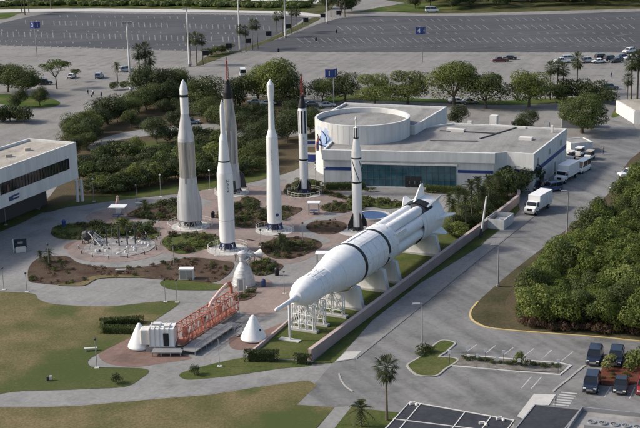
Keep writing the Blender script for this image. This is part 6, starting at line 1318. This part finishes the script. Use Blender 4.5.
# shrubs in the beds
def inp(px, x, y):
    c = False
    for i in range(len(px)):
        (ax, ay), (bx, by) = px[i - 1], px[i]
        if (ay > y) != (by > y) and x < (bx - ax) * (y - ay) / (by - ay) + ax: c = not c
    return c
N_ = {'grass plot beside the splash fountain': (30, 92, 1.2), 'bed behind the silver rocket': (22, 0, 1.1), 'wide mulch bed below the splash fountain': (34, 0, .62), 'bed in front of the silver rocket': (18, 0, .9), 'bed right of the tall white rocket': (26, 0, .85), 'bed behind the rocket engine': (16, 0, .85), 'round mound by the picnic table': (10, 0, .45), 'bed beside the small white rocket': (8, 0, .7), 'bed among the middle rockets': (32, 0, .95), 'clipped bed at the foot of the rocket engine': (8, 0, .6), 'bed in front of the museum': (4, 0, .7), 'bed right of the museum doors': (4, 0, .8), 'bed by the blue fountain': (22, 0, .9), 'bed under the museum wall': (18, 0, .8)}
for k, (n, xmin, s) in N_.items():
    px = BEDS[k][0]; a, b = min(q[0] for q in px), max(q[0] for q in px); c, d = min(q[1] for q in px), max(q[1] for q in px); got = 0; tr = 0
    n = int(n * .92)
    while got < n and tr < 4000:
        tr += 1; x, y = rnd.uniform(a, b), rnd.uniform(c, d)
        if not inp(px, x, y) or x < xmin: continue
        if k.startswith('wide') and 90 < x < 110: continue
        got += 1; plant(SHRUB[rnd.choice((0, 2, 1, 2, 3)) if k.startswith(('bed in', 'bed by')) else rnd.choice((0, 1, 1, 0, 2, 3))], x, y, s * rnd.uniform(.65, 1.5), f'low leafy shrub in the {k}', 'shrub', f'shrubs in the {k}')
for x, y, s in ((41, 262, .55), (50, 263, .7), (46, 268, .6), (62, 270, .5), (145, 214, .75), (281, 247, .7), (285, 252, .6)): plant(PALMY, x, y, s, 'small feathery palm planted in the garden beds', 'young palm', 'young palms in the garden beds')
# low ground cover filling the beds: one carpet
def carpet(name, m, label, seed, dens, names, leaf=.11):
    rg = np.random.default_rng(seed); vs = []
    for k in names:
        px = BEDS[k][0]; w_ = [G2(*q) for q in px]; x0, x1 = min(q[0] for q in w_), max(q[0] for q in w_); y0, y1 = min(q[1] for q in w_), max(q[1] for q in w_)
        for _ in range(int((x1 - x0) * (y1 - y0) * dens)):
            x, y = rg.uniform(x0, x1), rg.uniform(y0, y1)
            if not inp(w_, x, y): continue
            if math.sin(x * .9 + seed) + math.sin(y * .7 + x * .3) < -.3: continue
            n = 26; u = rg.normal(size=(n, 3)); u /= np.linalg.norm(u, axis=1)[:, None]; u[:, 2] = np.abs(u[:, 2]); P = np.array([x, y, .12]) + u * np.array([.42, .42, rg.uniform(.2, .55)]); a = np.cross(u, rg.normal(size=(n, 3))); a /= np.linalg.norm(a, axis=1)[:, None]; b = np.cross(u, a); s = leaf * rg.uniform(.6, 1.3, (n, 1)); vs.append(np.stack([P - a * s, P + b * s * .7, P + a * s, P - b * s * .7], 1).reshape(-1, 3))
    V = np.concatenate(vs); nq = len(V) // 4; me = bpy.data.meshes.new(name); me.vertices.add(len(V)); me.vertices.foreach_set('co', V.ravel()); me.loops.add(len(V)); me.loops.foreach_set('vertex_index', np.arange(len(V))); me.polygons.add(nq); me.polygons.foreach_set('loop_start', np.arange(0, len(V), 4)); me.update(calc_edges=True); me.materials.append(M[m]); o = bpy.data.objects.new(name, me); COL.objects.link(o); setp(o, label, None, None, 'stuff')
bn = [k for k in BEDS if not k.startswith(('wide', 'round'))]
carpet('ground_cover', 'leaf_mid', 'low green ground cover filling the planting beds', 1, 1.0, bn); carpet('ground_cover', 'leaf_dark', 'dark low ground cover filling the planting beds', 3, .7, bn); carpet('ground_cover', 'leaf_rust', 'brownish low ground cover scattered over the mulch beds', 4, .35, list(BEDS))
# litter of leaf spray at the rotunda foot, extra bushes by the museum
for x, y in ((368, 192), (374, 191.5), (345, 201), (352, 200), (338, 198)): plant(SHRUB[0], x, y, 1.0, 'shrub on the forecourt of the museum', 'shrub', 'shrubs on the museum forecourt')
